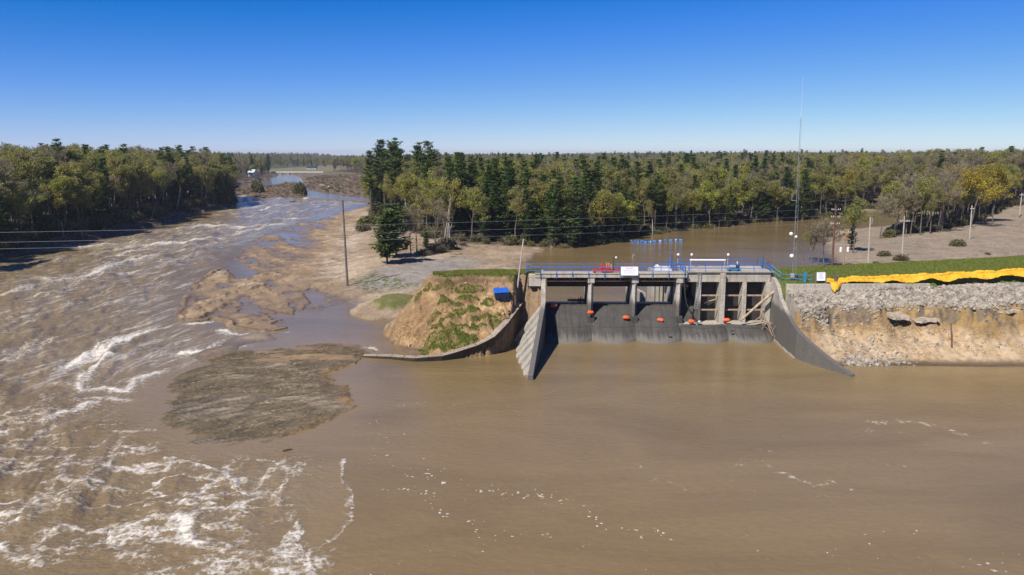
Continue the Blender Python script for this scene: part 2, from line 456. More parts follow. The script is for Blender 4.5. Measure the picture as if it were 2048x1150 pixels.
h = t.math('ADD', t.math('MULTIPLY', w1, t.math('ADD', t.math('MULTIPLY', ro.outputs['Fac'], 3.4), 0.75)), t.math('MULTIPLY', w2, 0.5))
h = t.math('ADD', h, t.math('MULTIPLY', fac, 0.35))
t.bump(h, 0.40, 0.17)
t.bsdf.inputs['IOR'].default_value = 1.33
M['water'] = t.mat

# ------------------------------------------------------------------ lie of the land (water level z = 0)
DECK = 9.5
SHORE_LEFT = pl([(-900, 700), (-500, 640), (-250, 580), (-100, 545), (0, 521), (50, 507), (104, 495), (165, 484), (224, 473), (270, 463), (313, 453), (350, 440), (376, 428), (420, 421), (464, 414)])
LAND_LEFT = SHORE_LEFT + pl([(470, 402), (462, 392), (448, 383), (462, 374), (485, 367), (520, 361), (548, 355), (556, 349), (545, 344)]) + [(-520, 1500), (-700, 4200), (-9000, 4200), (-9000, 20), (-300, 20)]
LAND_MAIN = pl([(600, 343), (585, 349), (592, 354), (603, 357), (608, 362), (612, 370), (616, 379), (650, 386), (700, 392), (745, 395), (753, 399), (742, 404), (734, 412),
                (690, 424), (622, 441), (556, 459), (520, 478), (500, 492), (480, 512), (456, 529), (420, 551), (395, 572), (378, 600), (362, 630), (384, 643), (408, 640), (432, 632),
                (455, 640), (476, 655), (506, 662), (545, 660), (572, 650), (610, 632), (655, 615), (700, 604), (728, 612), (752, 630), (778, 652), (792, 672), (800, 690), (806, 703)]) \
    + [(-12.6, 97.4), (-6.5, 99.9), (-1, 103.5), (2, 105), (4.6, 106), (4.6, 118), (3, 140), (4, 165)] + pl([(1062, 528), (1072, 508), (1100, 496), (1180, 489), (1260, 472), (1370, 455), (1527, 441), (1642, 433)]) \
    + [(165, 352), (185, 345), (172, 318), (140, 285)] + pl([(1642, 462), (1630, 485), (1640, 505), (1655, 524)]) \
    + [(60, 158), (44, 138), (39.6, 120), (39.4, 108), (38.4, 98.5), (41.4, 90.2), (44, 92)] + pl([(1750, 737), (1800, 735), (1900, 735), (2048, 730), (2300, 728)]) + [(140, 90), (300, 80), (9000, 60), (9000, 4200), (-300, 4200), (-330, 1500)]
LAND_FAR = [(-420, 1062), (-200, 1062), (-150, 4200), (-2500, 4200)]
BAR_FAR = pl([(470, 382), (500, 374), (530, 376), (560, 370), (582, 366), (600, 372), (606, 384), (600, 391), (570, 396), (530, 395), (495, 391), (470, 390)])
BAR_SPIT = pl([(600, 398), (640, 397), (700, 399), (742, 401), (735, 404), (660, 402), (610, 402)])
ISLAND = pl([(276, 792), (300, 772), (340, 752), (395, 730), (440, 712), (475, 702), (520, 704), (560, 697), (590, 691), (640, 686), (700, 688), (726, 694), (745, 712), (716, 724), (680, 738),
             (655, 752), (672, 762), (694, 782), (706, 797), (696, 815), (668, 838), (630, 856), (585, 872), (535, 885), (480, 893), (425, 902), (395, 890), (352, 868), (318, 846), (296, 822)])
SHOAL = pl([(380, 712), (440, 690), (462, 672), (500, 664), (540, 668), (560, 680), (500, 690), (440, 715), (400, 722)])
MOUND_TOP = [(-11.4, 109.6), (-9.3, 108.9), (-6.0, 109.0), (-3.0, 109.3), (1.0, 109.2), (4.5, 109.3), (4.5, 113.5), (2, 113.6), (-8, 113.0), (-11.8, 111.2)]
LEDGE = pl([(362, 634), (385, 616), (420, 602), (440, 585), (470, 572), (505, 556), (540, 545), (560, 552), (520, 570), (492, 590), (462, 604), (425, 630), (385, 643)])
SHELF = pl([(738, 600), (760, 588), (800, 583), (840, 588), (860, 575), (835, 600), (800, 606), (760, 608)], 2.0)
RIGHT_SHORE_Y = 93.6
WALL_TOP = [(724, 712, 0.2), (752, 713, 0.3), (780, 714, 0.35), (805, 716, 0.4), (830, 717, 0.5), (858, 715, 0.6), (885, 711, 0.8), (910, 705, 1.05), (932, 699, 1.3), (955, 691, 1.7), (975, 682, 2.2), (990, 672, 2.75), (1003, 660, 3.3), (1017, 645, 3.9), (1032, 625, 4.5), (1046, 606, 5.1)]
_wt = [(*at(a, b, c), c) for a, b, c in WALL_TOP]
def _wn(i):
    a = _wt[max(0, i - 1)]; c = _wt[min(len(_wt) - 1, i + 1)]; dx, dy = c[0] - a[0], c[1] - a[1]; L = sqrt(dx * dx + dy * dy); return -dy / L, dx / L
VOID = [(p[0] + _wn(i)[0] * (0.06 * p[2] + 0.4), p[1] + _wn(i)[1] * (0.06 * p[2] + 0.4)) for i, p in enumerate(_wt)] + [(3.2, 110.6), (4.7, 111), (4.7, 88), (-21, 88)]

def crest_right(X): return 8.75 + np.clip((X - 45) * 0.055, 0, 2.2)

TURF = []
def terrain(X, Y, detail=True):
    """height and masks of the ground at world X, Y"""
    X = np.asarray(X, np.float64); Y = np.asarray(Y, np.float64)
    wob = (fbm(X * 0.25, Y * 0.25, 3, 4) - 0.5)
    k = np.clip(Y / 150, 0.5, 4)
    Xw = X + wob * 2.4 * k; Yw = Y + (fbm(X * 0.22 + 40, Y * 0.22, 5, 4) - 0.5) * 2.4 * k
    near_dam = (X > 0) & (Y < 122) & (X < 46)
    Xw = np.where(near_dam, X, Xw); Yw = np.where(near_dam, Y, Yw)
    big = fbm(X * 0.05, Y * 0.05, 21, 4) - 0.5
    # left bank
    dl = sdist(Xw, Yw, LAND_LEFT)
    hl = np.interp(dl, [-9, 0, 0.8, 3, 14, 45, 300, 1500], [-2.5, 0, 1.3, 1.7, 2.2, 3.4, 6, 9]) + big * 1.0 * (dl > 2)
    # main land
    dm = sdist(Xw, Yw, LAND_MAIN)
    hm = np.interp(dm, [-8, 0, 0.5, 6, 30, 90, 300, 1500], [-2.5, 0, 0.16, 0.55, 1.5, 2.4, 4, 9])
    hm = hm + big * 0.8 * sstep(2, 14, dm) + 0.55 * (fbm(X * 0.55, Y * 0.45, 37, 4) - 0.5) * sstep(0.3, 3, dm) * (Y < 240)
    # wet flats west of the wood: low, streaked, with standing pools
    ca, sa = cos(radians(118)), sin(radians(118))
    U = (X * ca + Y * sa); V = (-X * sa + Y * ca)
    flats = sstep(-23, -32, X + 0.16 * (Y - 110)) * sstep(380, 290, Y) * (dm > -1)
    streak = fbm(U * 0.05, V * 0.20, 31, 5) - 0.5
    fine = fbm(X * 0.55, Y * 0.45, 37, 4) - 0.5
    dry = sstep(12, 34, dm) 
    v_ = 0.06 + 1.15 * streak * (1 - 0.55 * dry) + 0.40 * fine + 0.60 * dry + np.clip(dm, 0, 40) * 0.003
    st_ = 0.26; f_ = np.floor(v_ / st_); r_ = v_ / st_ - f_
    hflat = 0.35 * v_ + 0.65 * st_ * (f_ + 0.15 + 0.85 * sstep(0.0, 0.16, r_))
    inpool = sstep(0, 10, 0.0 * X + seg_dist(X, Y, pl([(520, 640), (600, 610), (660, 590)])) )
    hm = hm * (1 - flats) + hflat * flats * np.where(dm > 0, sstep(-0.2, 1.4, dm), 1)
    ld = sdist(Xw, Yw, LEDGE)
    hm = np.where(ld > -1.5, np.maximum(hm, hm + 0.28 * sstep(-1.2, 0.8, ld + 2.5 * fine)), hm)
    # right sandy flat
    flatr = (X > 44) & (Y > 100)
    rise = 1.7 + 0.9 * sstep(120, 260, X) * sstep(150, 330, Y) * 6 + big * 0.9 + 0.8 * np.exp(-(((X - 135) / 14) ** 2 + ((Y - 215) / 10) ** 2))
    hm = np.where(flatr & (dm > 0), np.minimum(np.interp(dm, [0, 10, 30], [0, 0.9, 1.7]), rise) + np.where(dm > 30, rise - 1.7, 0), hm)
    # bars and island
    h = np.maximum(hl, hm)
    for poly, top in ((BAR_FAR, 1.0), (BAR_SPIT, 0.5), (LAND_FAR, 1.6)):
        d = sdist(Xw, Yw, poly); h = np.maximum(h, np.interp(d, [-10, 0, 5], [-2.5, 0, top]))
    di = sdist(Xw, Yw, ISLAND) + 4.4 * (fbm((X * 0.88 + Y * 0.47) * 0.16, (Y * 0.88 - X * 0.47) * 0.5, 57, 4) - 0.5) + 1.0 * (fbm(X * 0.9, Y * 1.3, 58, 3) - 0.5)
    Ui = X * 0.88 + Y * 0.47; Vi = Y * 0.88 - X * 0.47
    gr = fbm(Ui * 0.22, Vi * 1.1, 51, 5) - 0.5
    gr2 = fbm(Ui * 0.8, Vi * 4.2, 53, 3) - 0.5
    hi = np.interp(di, [-5, 0, 0.5, 6], [-1.2, 0.0, 0.12, 0.30]) + (0.22 * gr + 0.14 * gr2 + 0.36 * (fbm((X * 0.8 + Y * 0.6) * 0.09, (Y * 0.8 - X * 0.6) * 0.22, 55, 4) - 0.40)) * sstep(-0.5, 2.0, di)
    hi = hi - 0.38 * sstep(-33, -43, X + 0.15 * (Y - 80)) - 0.15 * sstep(74, 68, Y)
    h = np.maximum(h, hi)
    ds = sdist(Xw, Yw, SHOAL)
    h = np.maximum(h, np.interp(ds, [-4, 0, 3], [-1.0, -0.05, 0.22]) + 0.5 * streak)
    # grass shelf left of the mound
    dsh = sdist(Xw, Yw, SHELF)
    h = np.maximum(h, np.interp(dsh, [-3.5, 0.0, 0.7, 3], [0.2, 1.1, 1.9, 2.2]) * (dsh > -3.5) - 5 * (dsh <= -3.5))
    # mound: remnant of the embankment with a scarp under the turf and slumped terraces
    dmo = sdist(X + 0.9 * wob, Y + 0.9 * wob, MOUND_TOP)
    out = np.clip(-dmo, 0, 40)
    terr0 = fbm(X * 0.4, Y * 0.4, 69, 3) - 0.5
    out = out * (1 + 0.75 * sstep(-10.5, -14, X) + 0.15 * terr0)
    front = sstep(112, 106, Y)
    hf = np.interp(out, [0, 0.3, 1.1, 3.4, 5.4, 9.6, 12.0, 15.5], [DECK, 8.3, 6.5, 5.4, 4.4, 1.7, 0.3, -3])
    hb = np.interp(out, [0, 1, 11, 14, 16], [DECK, 9.1, 2.2, 1.2, -3])
    terr = fbm(X * 0.35, Y * 0.75, 61, 4) - 0.5
    hf = hf + 2.1 * terr * sstep(0.6, 2.5, out) * sstep(13, 9, out) + (0.5 * (fbm(X * 1.3, Y * 1.3, 63, 4) - 0.5) + 0.5 * (ridge(X * 0.7 + 0.3 * Y, Y * 0.5, 64, 4) - 0.3)) * sstep(0.2, 1.0, out)
    hmo = hf * front + hb * (1 - front)
    hmo = np.where(dmo > 0, DECK + 0.25 * (fbm(X * 0.5, Y * 0.5, 65, 3) - 0.5), hmo)
    hmo = np.where(X > 4.6, -5, hmo)
    lim = np.interp(X, [-3.5, 0.8, 2.2, 3.4, 4.6], [9.5, 6.6, 4.4, 2.6, 2.2]) + np.clip(Y - 105.5, 0, 9) * 1.5 + 1.0 * terr
    hmo = np.where(X > -3.5, np.minimum(hmo, np.maximum(lim, -1)), hmo)
    turf = np.zeros(X.shape); bottom = turf
    if TURF:
        m_ = (X > -20) & (X < 5) & (Y > 95) & (Y < 112)
        xs_, ys_ = X[m_], Y[m_]; rg_ = fbm(xs_ * 1.1, ys_ * 1.1, 91, 4) - 0.5; best = np.full(xs_.shape, 9.0)
        for tx, ty, rx, ry in TURF: best = np.minimum(best, np.sqrt(((xs_ - tx) / rx) ** 2 + ((ys_ - ty) / ry) ** 2))
        turf[m_] = sstep(1.12, 0.95, best + 1.3 * rg_)
    hmo = hmo + np.where(dmo < 0, 0.26 * turf, 0)
    h = np.maximum(h, hmo)
    h = np.where(inside(X + 1.6 * wob, Y + 2.2 * (fbm(X * 0.8, Y * 0.8, 67, 3) - 0.5) * (X > -4), VOID), np.minimum(h, -2.0), h)
    # right embankment
    q = Y - (RIGHT_SHORE_Y + 0.9 * (fbm(X * 0.08, X * 0 + 3.3, 71, 3) - 0.5) * 2)
    sc_off = (fbm(X * 0.22, X * 0 + 1.7, 73, 4) - 0.5) * 4.6 + (fbm(X * 0.9, Y * 0.9, 74, 3) - 0.5) * 1.2
    cr = crest_right(X)
    he = np.interp(q - sc_off * sstep(4, 6, q) * sstep(13, 10, q), [-8, 0, 2.2, 4.6, 7.2, 7.75, 8.3, 12.2], [-3, -0.02, 0.5, 2.1, 4.0, 5.0, 5.8, 7.55])
    he = he * np.where(he > 0, cr / 8.75, 1)
    he = np.where(q > 12.2, np.interp(q, [12.2, 12.6, 13.2, 27, 42, 46], [0, 0, 1, 1, 0, -1]) * (cr - 1.7) + 1.7 + np.where(q < 12.9, 0, 0), he)
    he = np.where((q > 12.0) & (q < 12.75), 7.6 * cr / 8.75, he)
    rgh = fbm(X * 0.9, Y * 1.2, 75, 4) - 0.5
    he = he + rgh * 1.1 * sstep(2.5, 5, q) * sstep(12, 10, q) + 0.16 * (fbm(X * 0.3, Y * 0.4, 77, 3) - 0.5) * sstep(0, 2, q)
    wall_x = np.interp(Y, [89.0, 97.4, 108.1, 120], [41.9, 38.6, 39.2, 39.2])
    he = np.where((X > wall_x + 0.25) & (Y < 140), he, -9)
    h = np.where((X > wall_x + 0.25) & (Y < 121) , he, np.maximum(h, he))
    # water left open in front of the dam and in the bays
    h = np.where((X > 4.6) & (X < wall_x + 0.25) & (Y < 118.5), -2.6, h)
    info = dict(dl=dl, dm=dm, di=di, dmo=dmo, out=out, q=q, flats=flats, dsh=dsh, wall_x=wall_x, terr=terr, streak=streak, front=front, ld=ld, fine=fine, gr=gr, gr2=gr2, sc_off=sc_off, big=big, turf=turf, bottom=bottom)
    return h, info
_SPOTS = [(480, 305, 28, 12), (540, 290, 24, 10), (515, 360, 45, 18), (575, 375, 40, 12), (620, 315, 70, 14), (690, 305, 35, 10), (725, 370, 30, 14), (600, 420, 40, 10), (660, 400, 30, 18), (720, 432, 60, 12), (545, 432, 45, 10), (760, 487, 35, 17), (465, 447, 25, 9),
          (475, 490, 30, 10), (540, 490, 35, 10), (600, 487, 40, 10), (870, 345, 35, 25), (690, 500, 40, 12), (640, 345, 60, 10), (350, 385, 12, 22), (390, 335, 20, 14), (430, 300, 20, 12), (500, 570, 120, 36), (430, 592, 50, 22), (580, 560, 90, 34), (630, 540, 50, 22)]
_out = []
for zx, zy, rx, ry in _SPOTS:
    px, py = 680 + zx / 2.48, 460 + zy / 2.48
    ys_ = np.arange(96.0, 112.0, 0.1); pt_ = np.array([aty(px, py, y) for y in ys_]); g_, _ = terrain(pt_[:, 0], pt_[:, 1])
    if not (pt_[:, 2] < g_).any(): continue
    k_ = int(np.argmax(pt_[:, 2] < g_)); _out.append((pt_[k_, 0], pt_[k_, 1], (1.0 if rx > 80 else 0.98) * rx / 2.48 / 14.0, (1.0 if rx > 80 else 0.78) * ry / 2.48 / 10.0))
TURF = _out
def ground_z(x, y):
    h, _ = terrain(np.array([x], float), np.array([y], float)); return float(h[0])

# which places carry wood
FOREST_LEFT = [at(x, y - 3, 1.5) for x, y in [(-700, 640), (-300, 575), (-100, 532), (0, 508), (104, 481), (224, 458), (313, 440), (376, 421), (430, 414), (466, 410)]] + pl([(466, 392), (440, 380), (452, 371), (480, 364), (520, 357), (545, 349)]) + [(-540, 1500), (-900, 4000), (-6000, 4000), (-6000, 20)]
FOREST_HEAD = [at(x, y, 1.5) for x, y in [(742, 431), (770, 434), (800, 452), (845, 474), (868, 478), (900, 484), (940, 483), (1000, 485), (1070, 486), (1120, 487), (1190, 482), (1260, 468), (1370, 452), (1450, 446), (1527, 438), (1642, 430)]] \
    + [(170, 362), (196, 352), (186, 318), (160, 295)] + [at(x, y, 1.7) for x, y in [(1755, 476), (1800, 470), (1850, 466), (1900, 459), (1960, 446), (2010, 432), (2100, 425)]] + [(700, 330), (6000, 700), (6000, 4000), (-260, 4000), (-290, 1500)] + [at(x, y, 1.5) for x, y in [(655, 343), (700, 346), (718, 352), (735, 362), (748, 382), (740, 410)]]

def mix3(a, b, f): return a + (b - a) * f[:, None]
def ground_colours(X, Y, h, I):
    n = len(X)
    C = lambda c: np.tile(np.array(c, np.float64), (n, 1))
    na = fbm(X * 0.3, Y * 0.3, 81, 5); nb = fbm(X * 0.09, Y * 0.09, 83, 4); nc = fbm(X * 1.3, Y * 1.3, 85, 4)
    col = mix3(C((0.30, 0.225, 0.145)), C((0.40, 0.31, 0.215)), sstep(0.35, 0.62, nb))           # pale sand
    wet = sstep(0.45, 0.02, h)
    # flats: orange wet sand near water, pale dry sand higher
    orange = mix3(C((0.43, 0.295, 0.165)), C((0.33, 0.235, 0.14)), na)
    f = I['flats'] * sstep(0.75, 0.2, h + 0.25 * (na - 0.5))
    col = mix3(col, orange, f)
    pale = I['flats'] * sstep(0.5, 0.9, h + 0.4 * (nb - 0.5))
    col = mix3(col, C((0.47, 0.385, 0.29)), pale)
    gravel = sstep(0.50, 0.60, na) * I['flats'] * sstep(0.2, 0.5, h)
    col = mix3(col, C((0.20, 0.15, 0.10)), gravel * 0.7)
    sl = I['slope']
    col = mix3(col, C((0.11, 0.08, 0.046)), I['flats'] * sstep(0.22, 0.5, sl) * 0.85)
    trk = fbm((X * 0.5 + Y * 0.87) * 0.035, (Y * 0.5 - X * 0.87) * 0.5, 95, 4)
    col = mix3(col, C((0.24, 0.17, 0.105)), sstep(0.55, 0.68, trk) * sstep(-60, 0, -I['dm'] + 40) * 0.55 * (Y > 118) * (Y < 330) * (X < 10))
    # headland ground between sand and wood
    gd = seg_dist(X, Y, [at(x, y, 1.5) for x, y in [(905, 520), (830, 540), (780, 560)]])
    col = mix3(col, C((0.27, 0.25, 0.225)), sstep(11, 3, gd + 6 * (na - 0.5)) * 0.85)
    # mud island
    ii = sstep(-1.5, 0.3, I['di'])
    mudc = mix3(C((0.125, 0.105, 0.07)), C((0.30, 0.24, 0.16)), np.clip(sstep(0.30, 0.66, I['gr'] + 0.5) * 0.75 + sstep(-36, -22, X + 0.25 * (Y - 80)) * 0.4, 0, 1))
    mudc = mudc * (1 + 1.5 * np.clip(I['gr2'], -0.4, 0.4))[:, None]
    mudc = mix3(mudc, C((0.37, 0.23, 0.10)), sstep(1.6, 0.3, I['di'] + 2.0 * (na - 0.5)) * sstep(-30, -22, X) * 0.9)
    mudc = mix3(mudc, C((0.36, 0.245, 0.13)), sstep(91, 97, Y + 5 * (nb - 0.5)) * sstep(0.25, 0.5, na) * 0.95)
    col = mix3(col, mudc, ii)
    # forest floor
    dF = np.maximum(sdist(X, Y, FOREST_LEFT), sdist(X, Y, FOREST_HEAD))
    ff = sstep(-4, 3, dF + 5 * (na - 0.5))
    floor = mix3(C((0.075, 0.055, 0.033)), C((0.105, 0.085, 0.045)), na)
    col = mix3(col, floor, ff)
    lb = sstep(-2, 1, I['dl']) * sstep(30, 0, I['dl']) * (1 - ff)
    col = mix3(col, mix3(C((0.06, 0.045, 0.032)), C((0.14, 0.10, 0.07)), sstep(0.35, 0.65, nc)), np.clip(lb * 1.3, 0, 1))
    far = sstep(380, 480, Y) * (1 - ff) * (X < 100)
    col = mix3(col, mix3(C((0.11, 0.082, 0.055)), C((0.22, 0.17, 0.12)), na), far)
    fg = sstep(1050, 1120, Y) * (X > -420) * (X < -270) * sstep(2300, 1700, Y)
    col = mix3(col, np.where((Y > 1350)[:, None], C((0.24, 0.17, 0.12)), C((0.16, 0.18, 0.075))), fg * 0.9)
    vfar = sstep(900, 1500, Y) * (1 - fg)
    col = mix3(col, C((0.055, 0.07, 0.03)), vfar * 0.9)
    # right sandy flat, grey tan, weeds towards the hill
    fr = ((X > 44) & (Y > 118)).astype(float) * (1 - ff)
    tan_ = mix3(C((0.255, 0.205, 0.150)), C((0.33, 0.265, 0.195)), nb)
    tan_ = mix3(tan_, C((0.115, 0.125, 0.045)), sstep(0.45, 0.62, na) * sstep(290, 330, Y) * 0.9)
    tan_ = mix3(tan_, C((0.15, 0.115, 0.08)), sstep(0.60, 0.7, nc) * 0.5)
    col = mix3(col, tan_, fr)
    # mound
    foot = sstep(22, 13, I['out']) * (X < -8) * (X > -24) * (Y < 128) * (Y > 96) * (h > 0)
    col = mix3(col, mix3(C((0.30, 0.20, 0.105)), C((0.20, 0.145, 0.09)), sstep(0.45, 0.6, nc)), foot * 0.8)
    mo = sstep(14, 12, I['out']) * (X < 4.8) * (Y < 124) * (h > 0.25) * np.where((I['dmo'] > 0), 0, 1) * I['front']
    soil = mix3(C((0.46, 0.315, 0.165)), C((0.33, 0.215, 0.11)), sstep(0.4, 0.6, na))
    soil = mix3(soil, C((0.16, 0.105, 0.06)), sstep(0.52, 0.64, nc) * 0.75)
    col = mix3(col, soil, mo)
    grass = mix3(C((0.052, 0.088, 0.014)), C((0.115, 0.150, 0.028)), nc)
    gmask = mo * sstep(0.45, 0.7, I['turf'])
    tedge = mo * np.clip(1 - np.abs(I['turf'] - 0.3) / 0.3, 0, 1)
    col = mix3(col, C((0.085, 0.06, 0.035)), tedge * 0.7)
    top = ((I['dmo'] > -0.16 - 0.5 * (na - 0.5)) & (X < 4.8)).astype(float)
    shelf = sstep(-0.6, 0.3, I['dsh'] + 1.2 * (na - 0.5))
    dry = sstep(0.5, 0.62, nb)
    gall = np.clip(np.maximum(np.maximum(gmask, top), shelf), 0, 1)
    gall = gall * sstep(1.5, 0.9, I['slope'])
    col = mix3(col, C((0.22, 0.135, 0.065)), sstep(0.8, 1.5, I['slope']) * (X > -20) * (X < 4.8) * (Y > 96) * (Y < 116) * 0.6)
    col = mix3(col, mix3(grass, C((0.19, 0.17, 0.06)), dry * 0.5 + shelf * 0.25), gall)
    rim = ((I['dmo'] < -0.16) & (I['dmo'] > -0.55) & (X < 4.8)).astype(float) * I['front']
    col = mix3(col, C((0.075, 0.052, 0.032)), rim * 0.8)
    wd = sstep(8, 2, seg_dist(X, Y, pl([(760, 575), (740, 560), (800, 570)], 0.8)) + 8 * (nc - 0.5))
    col = mix3(col, grass * 0.9, wd * sstep(0.5, 0.58, nc) * (1 - gall))
    # right embankment
    q = I['q']; em = ((X > I['wall_x'] + 0.2) & (Y < 121)).astype(float)
    bank = mix3(C((0.46, 0.34, 0.205)), C((0.37, 0.265, 0.155)), sstep(0.4, 0.62, na))
    run = fbm(X * 2.2 + 0.5 * Y, Y * 0.35, 93, 4)
    bank = mix3(bank, C((0.50, 0.395, 0.27)), sstep(0.42, 0.62, run) * 0.7)
    sc_q = q - I['sc_off']
    bank = mix3(bank, C((0.30, 0.20, 0.085)), sstep(5.4, 6.6, sc_q) * sstep(0.35, 0.55, nb + 0.2 * (na - 0.5)))
    bank = mix3(bank, C((0.155, 0.125, 0.095)), sstep(6.0, 7.0, sc_q) * sstep(0.48, 0.60, nc) * 0.85)
    bank = mix3(bank, C((0.25, 0.175, 0.10)), sstep(1.9, 0.7, q))
    bank = mix3(bank, C((0.17, 0.125, 0.08)), sstep(0.9, 0.3, q))
    stone = sstep(8.3, 9.0, sc_q)
    bank = mix3(bank, C((0.24, 0.215, 0.185)), stone)
    lawn = sstep(12.5, 12.8, q)
    g2 = mix3(C((0.075, 0.115, 0.018)), C((0.125, 0.155, 0.032)), nc)
    g2 = mix3(g2, C((0.20, 0.17, 0.075)), sstep(0.55, 0.7, na) * 0.6)
    bank = mix3(bank, g2, lawn)
    col = mix3(col, bank, em)
    wet = np.where(em > 0, sstep(0.6, 0.05, h), wet)
    wet = np.where((h < 0.0), 1, wet) * (1 - gall)
    wet = np.clip(wet * (1 - 0.4 * ii) + ii * 0.1, 0, 1) * np.where(Y > 700, 0, 1)
    return np.clip(col, 0.0, 1), wet

def fan_grid(rows, smax, ncol, extra):
    s = np.concatenate([-np.geomspace(extra, smax, 14)[:-1], np.linspace(-smax, smax, ncol), np.geomspace(smax, extra, 14)[1:]])
    S, R = np.meshgrid(s, rows)
    X = (S * (R + 12.0)).ravel(); Y = R.ravel()
    nc, nr = len(s), len(rows)
    i = np.arange(nr - 1)[:, None] * nc + np.arange(nc - 1)[None, :]
    q = np.stack([i, i + 1, i + nc + 1, i + nc], -1).reshape(-1, 4)
    return X, Y, q
def set_attr(me, name, data, typ='FLOAT'):
    a = me.attributes.new(name, typ, 'POINT')
    if typ == 'FLOAT': a.data.foreach_set('value', np.asarray(data, np.float32))
    else:
        d = np.ones((len(data), 4), np.float32); d[:, :3] = data
        a.data.foreach_set('color', d.ravel())

rows = np.concatenate([np.array([20, 40, 55]), np.arange(61, 88, 0.27), np.arange(88, 124, 0.22), np.arange(124, 250, 0.75), np.geomspace(250, 700, 110), np.geomspace(715, 6000, 60)])
X, Y, Q = fan_grid(rows, 0.72, 840, 4.0)
h, I = terrain(X, Y)
nr_ = len(rows); H2 = h.reshape(nr_, -1); X2 = X.reshape(nr_, -1); Y2 = Y.reshape(nr_, -1)
gy_ = np.gradient(H2, axis=0) / np.maximum(np.gradient(Y2, axis=0), 1e-3); gx_ = np.gradient(H2, axis=1) / np.maximum(np.gradient(X2, axis=1), 1e-3)
I['slope'] = np.hypot(gx_, gy_).ravel()
colr, wet = ground_colours(X, Y, h, I)
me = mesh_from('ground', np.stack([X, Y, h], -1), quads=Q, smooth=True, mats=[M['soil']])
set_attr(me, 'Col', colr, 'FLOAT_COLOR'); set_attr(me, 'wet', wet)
ground = tag(link('ground', me), 'muddy sand, soil and turf of the riverbanks and embankment', kind='structure')

# ------------------------------------------------------------------ water: rapids on the breach side, a still pool in front of the gates
FOAM = [  # pixel line, half width (m), strength
    ([(274, 1045), (316, 1035), (390, 1038), (369, 1058), (373, 1089), (422, 1096), (492, 1110), (560, 1104), (600, 1092)], 0.55, 0.75),
    ([(299, 1068), (337, 1051), (390, 1038)], 0.3, 0.7),
    ([(440, 1020), (500, 1022), (505, 1038), (450, 1035)], 0.3, 0.5), ([(455, 1050), (500, 1070), (480, 1085)], 0.5, 0.5),
    ([(330, 1150), (420, 1140), (520, 1132), (600, 1125)], 0.9, 0.6), ([(400, 1120), (500, 1128), (610, 1150)], 0.6, 0.7), ([(560, 1110), (620, 1120), (630, 1160)], 0.9, 0.75),
    ([(0, 1095), (18, 1107), (35, 1119), (70, 1117), (80, 1130)], 0.35, 0.9),
    ([(0, 1060), (60, 1050), (160, 1058), (260, 1080), (300, 1100)], 0.4, 0.45), ([(180, 1095), (260, 1110), (330, 1120)], 0.5, 0.5),
    ([(80, 970), (130, 962), (190, 975), (240, 978)], 0.4, 0.7), ([(0, 945), (70, 940), (110, 935)], 0.3, 0.7), ([(0, 985), (90, 1000), (170, 1012)], 0.4, 0.5),
    ([(0, 868), (50, 862), (100, 838), (160, 818), (175, 808)], 0.75, 1.0), ([(0, 850), (40, 845), (85, 830)], 0.9, 0.7),
    ([(240, 862), (305, 861)], 0.3, 0.6), ([(215, 912), (275, 900)], 0.3, 0.7), ([(90, 935), (160, 930), (215, 935), (225, 915)], 0.35, 0.6),
    ([(0, 810), (60, 800), (110, 790)], 0.6, 0.6), ([(60, 790), (100, 800), (60, 815)], 0.7, 0.6),
    ([(223, 708), (205, 720), (181, 733), (170, 750), (161, 769), (167, 783), (209, 775), (259, 783), (278, 758), (317, 744)], 0.5, 0.95),
    ([(100, 765), (140, 768), (165, 778)], 0.6, 0.7), ([(6, 726), (30, 724), (58, 715)], 0.35, 0.8), ([(150, 800), (210, 795), (265, 800)], 0.5, 0.7),
    ([(367, 708), (395, 704), (425, 703), (447, 700), (456, 692)], 0.75, 1.0), ([(445, 661), (460, 668), (480, 670), (500, 668)], 0.6, 0.95), ([(465, 690), (482, 694), (495, 692)], 0.5, 0.9), ([(386, 648), (405, 647), (425, 644)], 0.5, 0.9),
    ([(728, 694), (740, 696), (752, 700)], 0.35, 0.8), ([(505, 664), (540, 662), (575, 664)], 0.25, 0.6),
    ([(145, 494), (180, 493), (222, 490), (292, 490), (340, 486), (390, 482), (440, 478)], 2.0, 0.95),
    ([(70, 554), (111, 563), (167, 554), (215, 538), (250, 524), (300, 512)], 1.3, 0.75), ([(0, 590), (40, 584), (80, 574), (110, 566)], 1.1, 0.6),
    ([(390, 456), (420, 452), (483, 456), (520, 452), (548, 449)], 2.2, 0.95), ([(560, 440), (600, 438)], 1.5, 0.7),
    ([(0, 545), (60, 530), (130, 518)], 1.2, 0.4), ([(250, 505), (330, 497), (400, 489)], 1.5, 0.45),
    ([(60, 640), (110, 620), (150, 612), (120, 600)], 1.0, 0.5), ([(0, 665), (30, 655), (50, 660), (35, 675)], 0.8, 0.65), ([(180, 580), (240, 562), (290, 552)], 0.9, 0.4), ([(240, 605), (300, 600), (340, 590)], 0.7, 0.35), ([(275, 548), (350, 520), (410, 505)], 1.2, 0.4),
    ([(466, 394), (500, 397), (552, 398), (600, 400)], 4.0, 0.7), ([(440, 424), (480, 418), (530, 413), (600, 410), (720, 408)], 3.2, 0.6), ([(500, 430), (560, 425), (640, 420)], 2.5, 0.5),
]
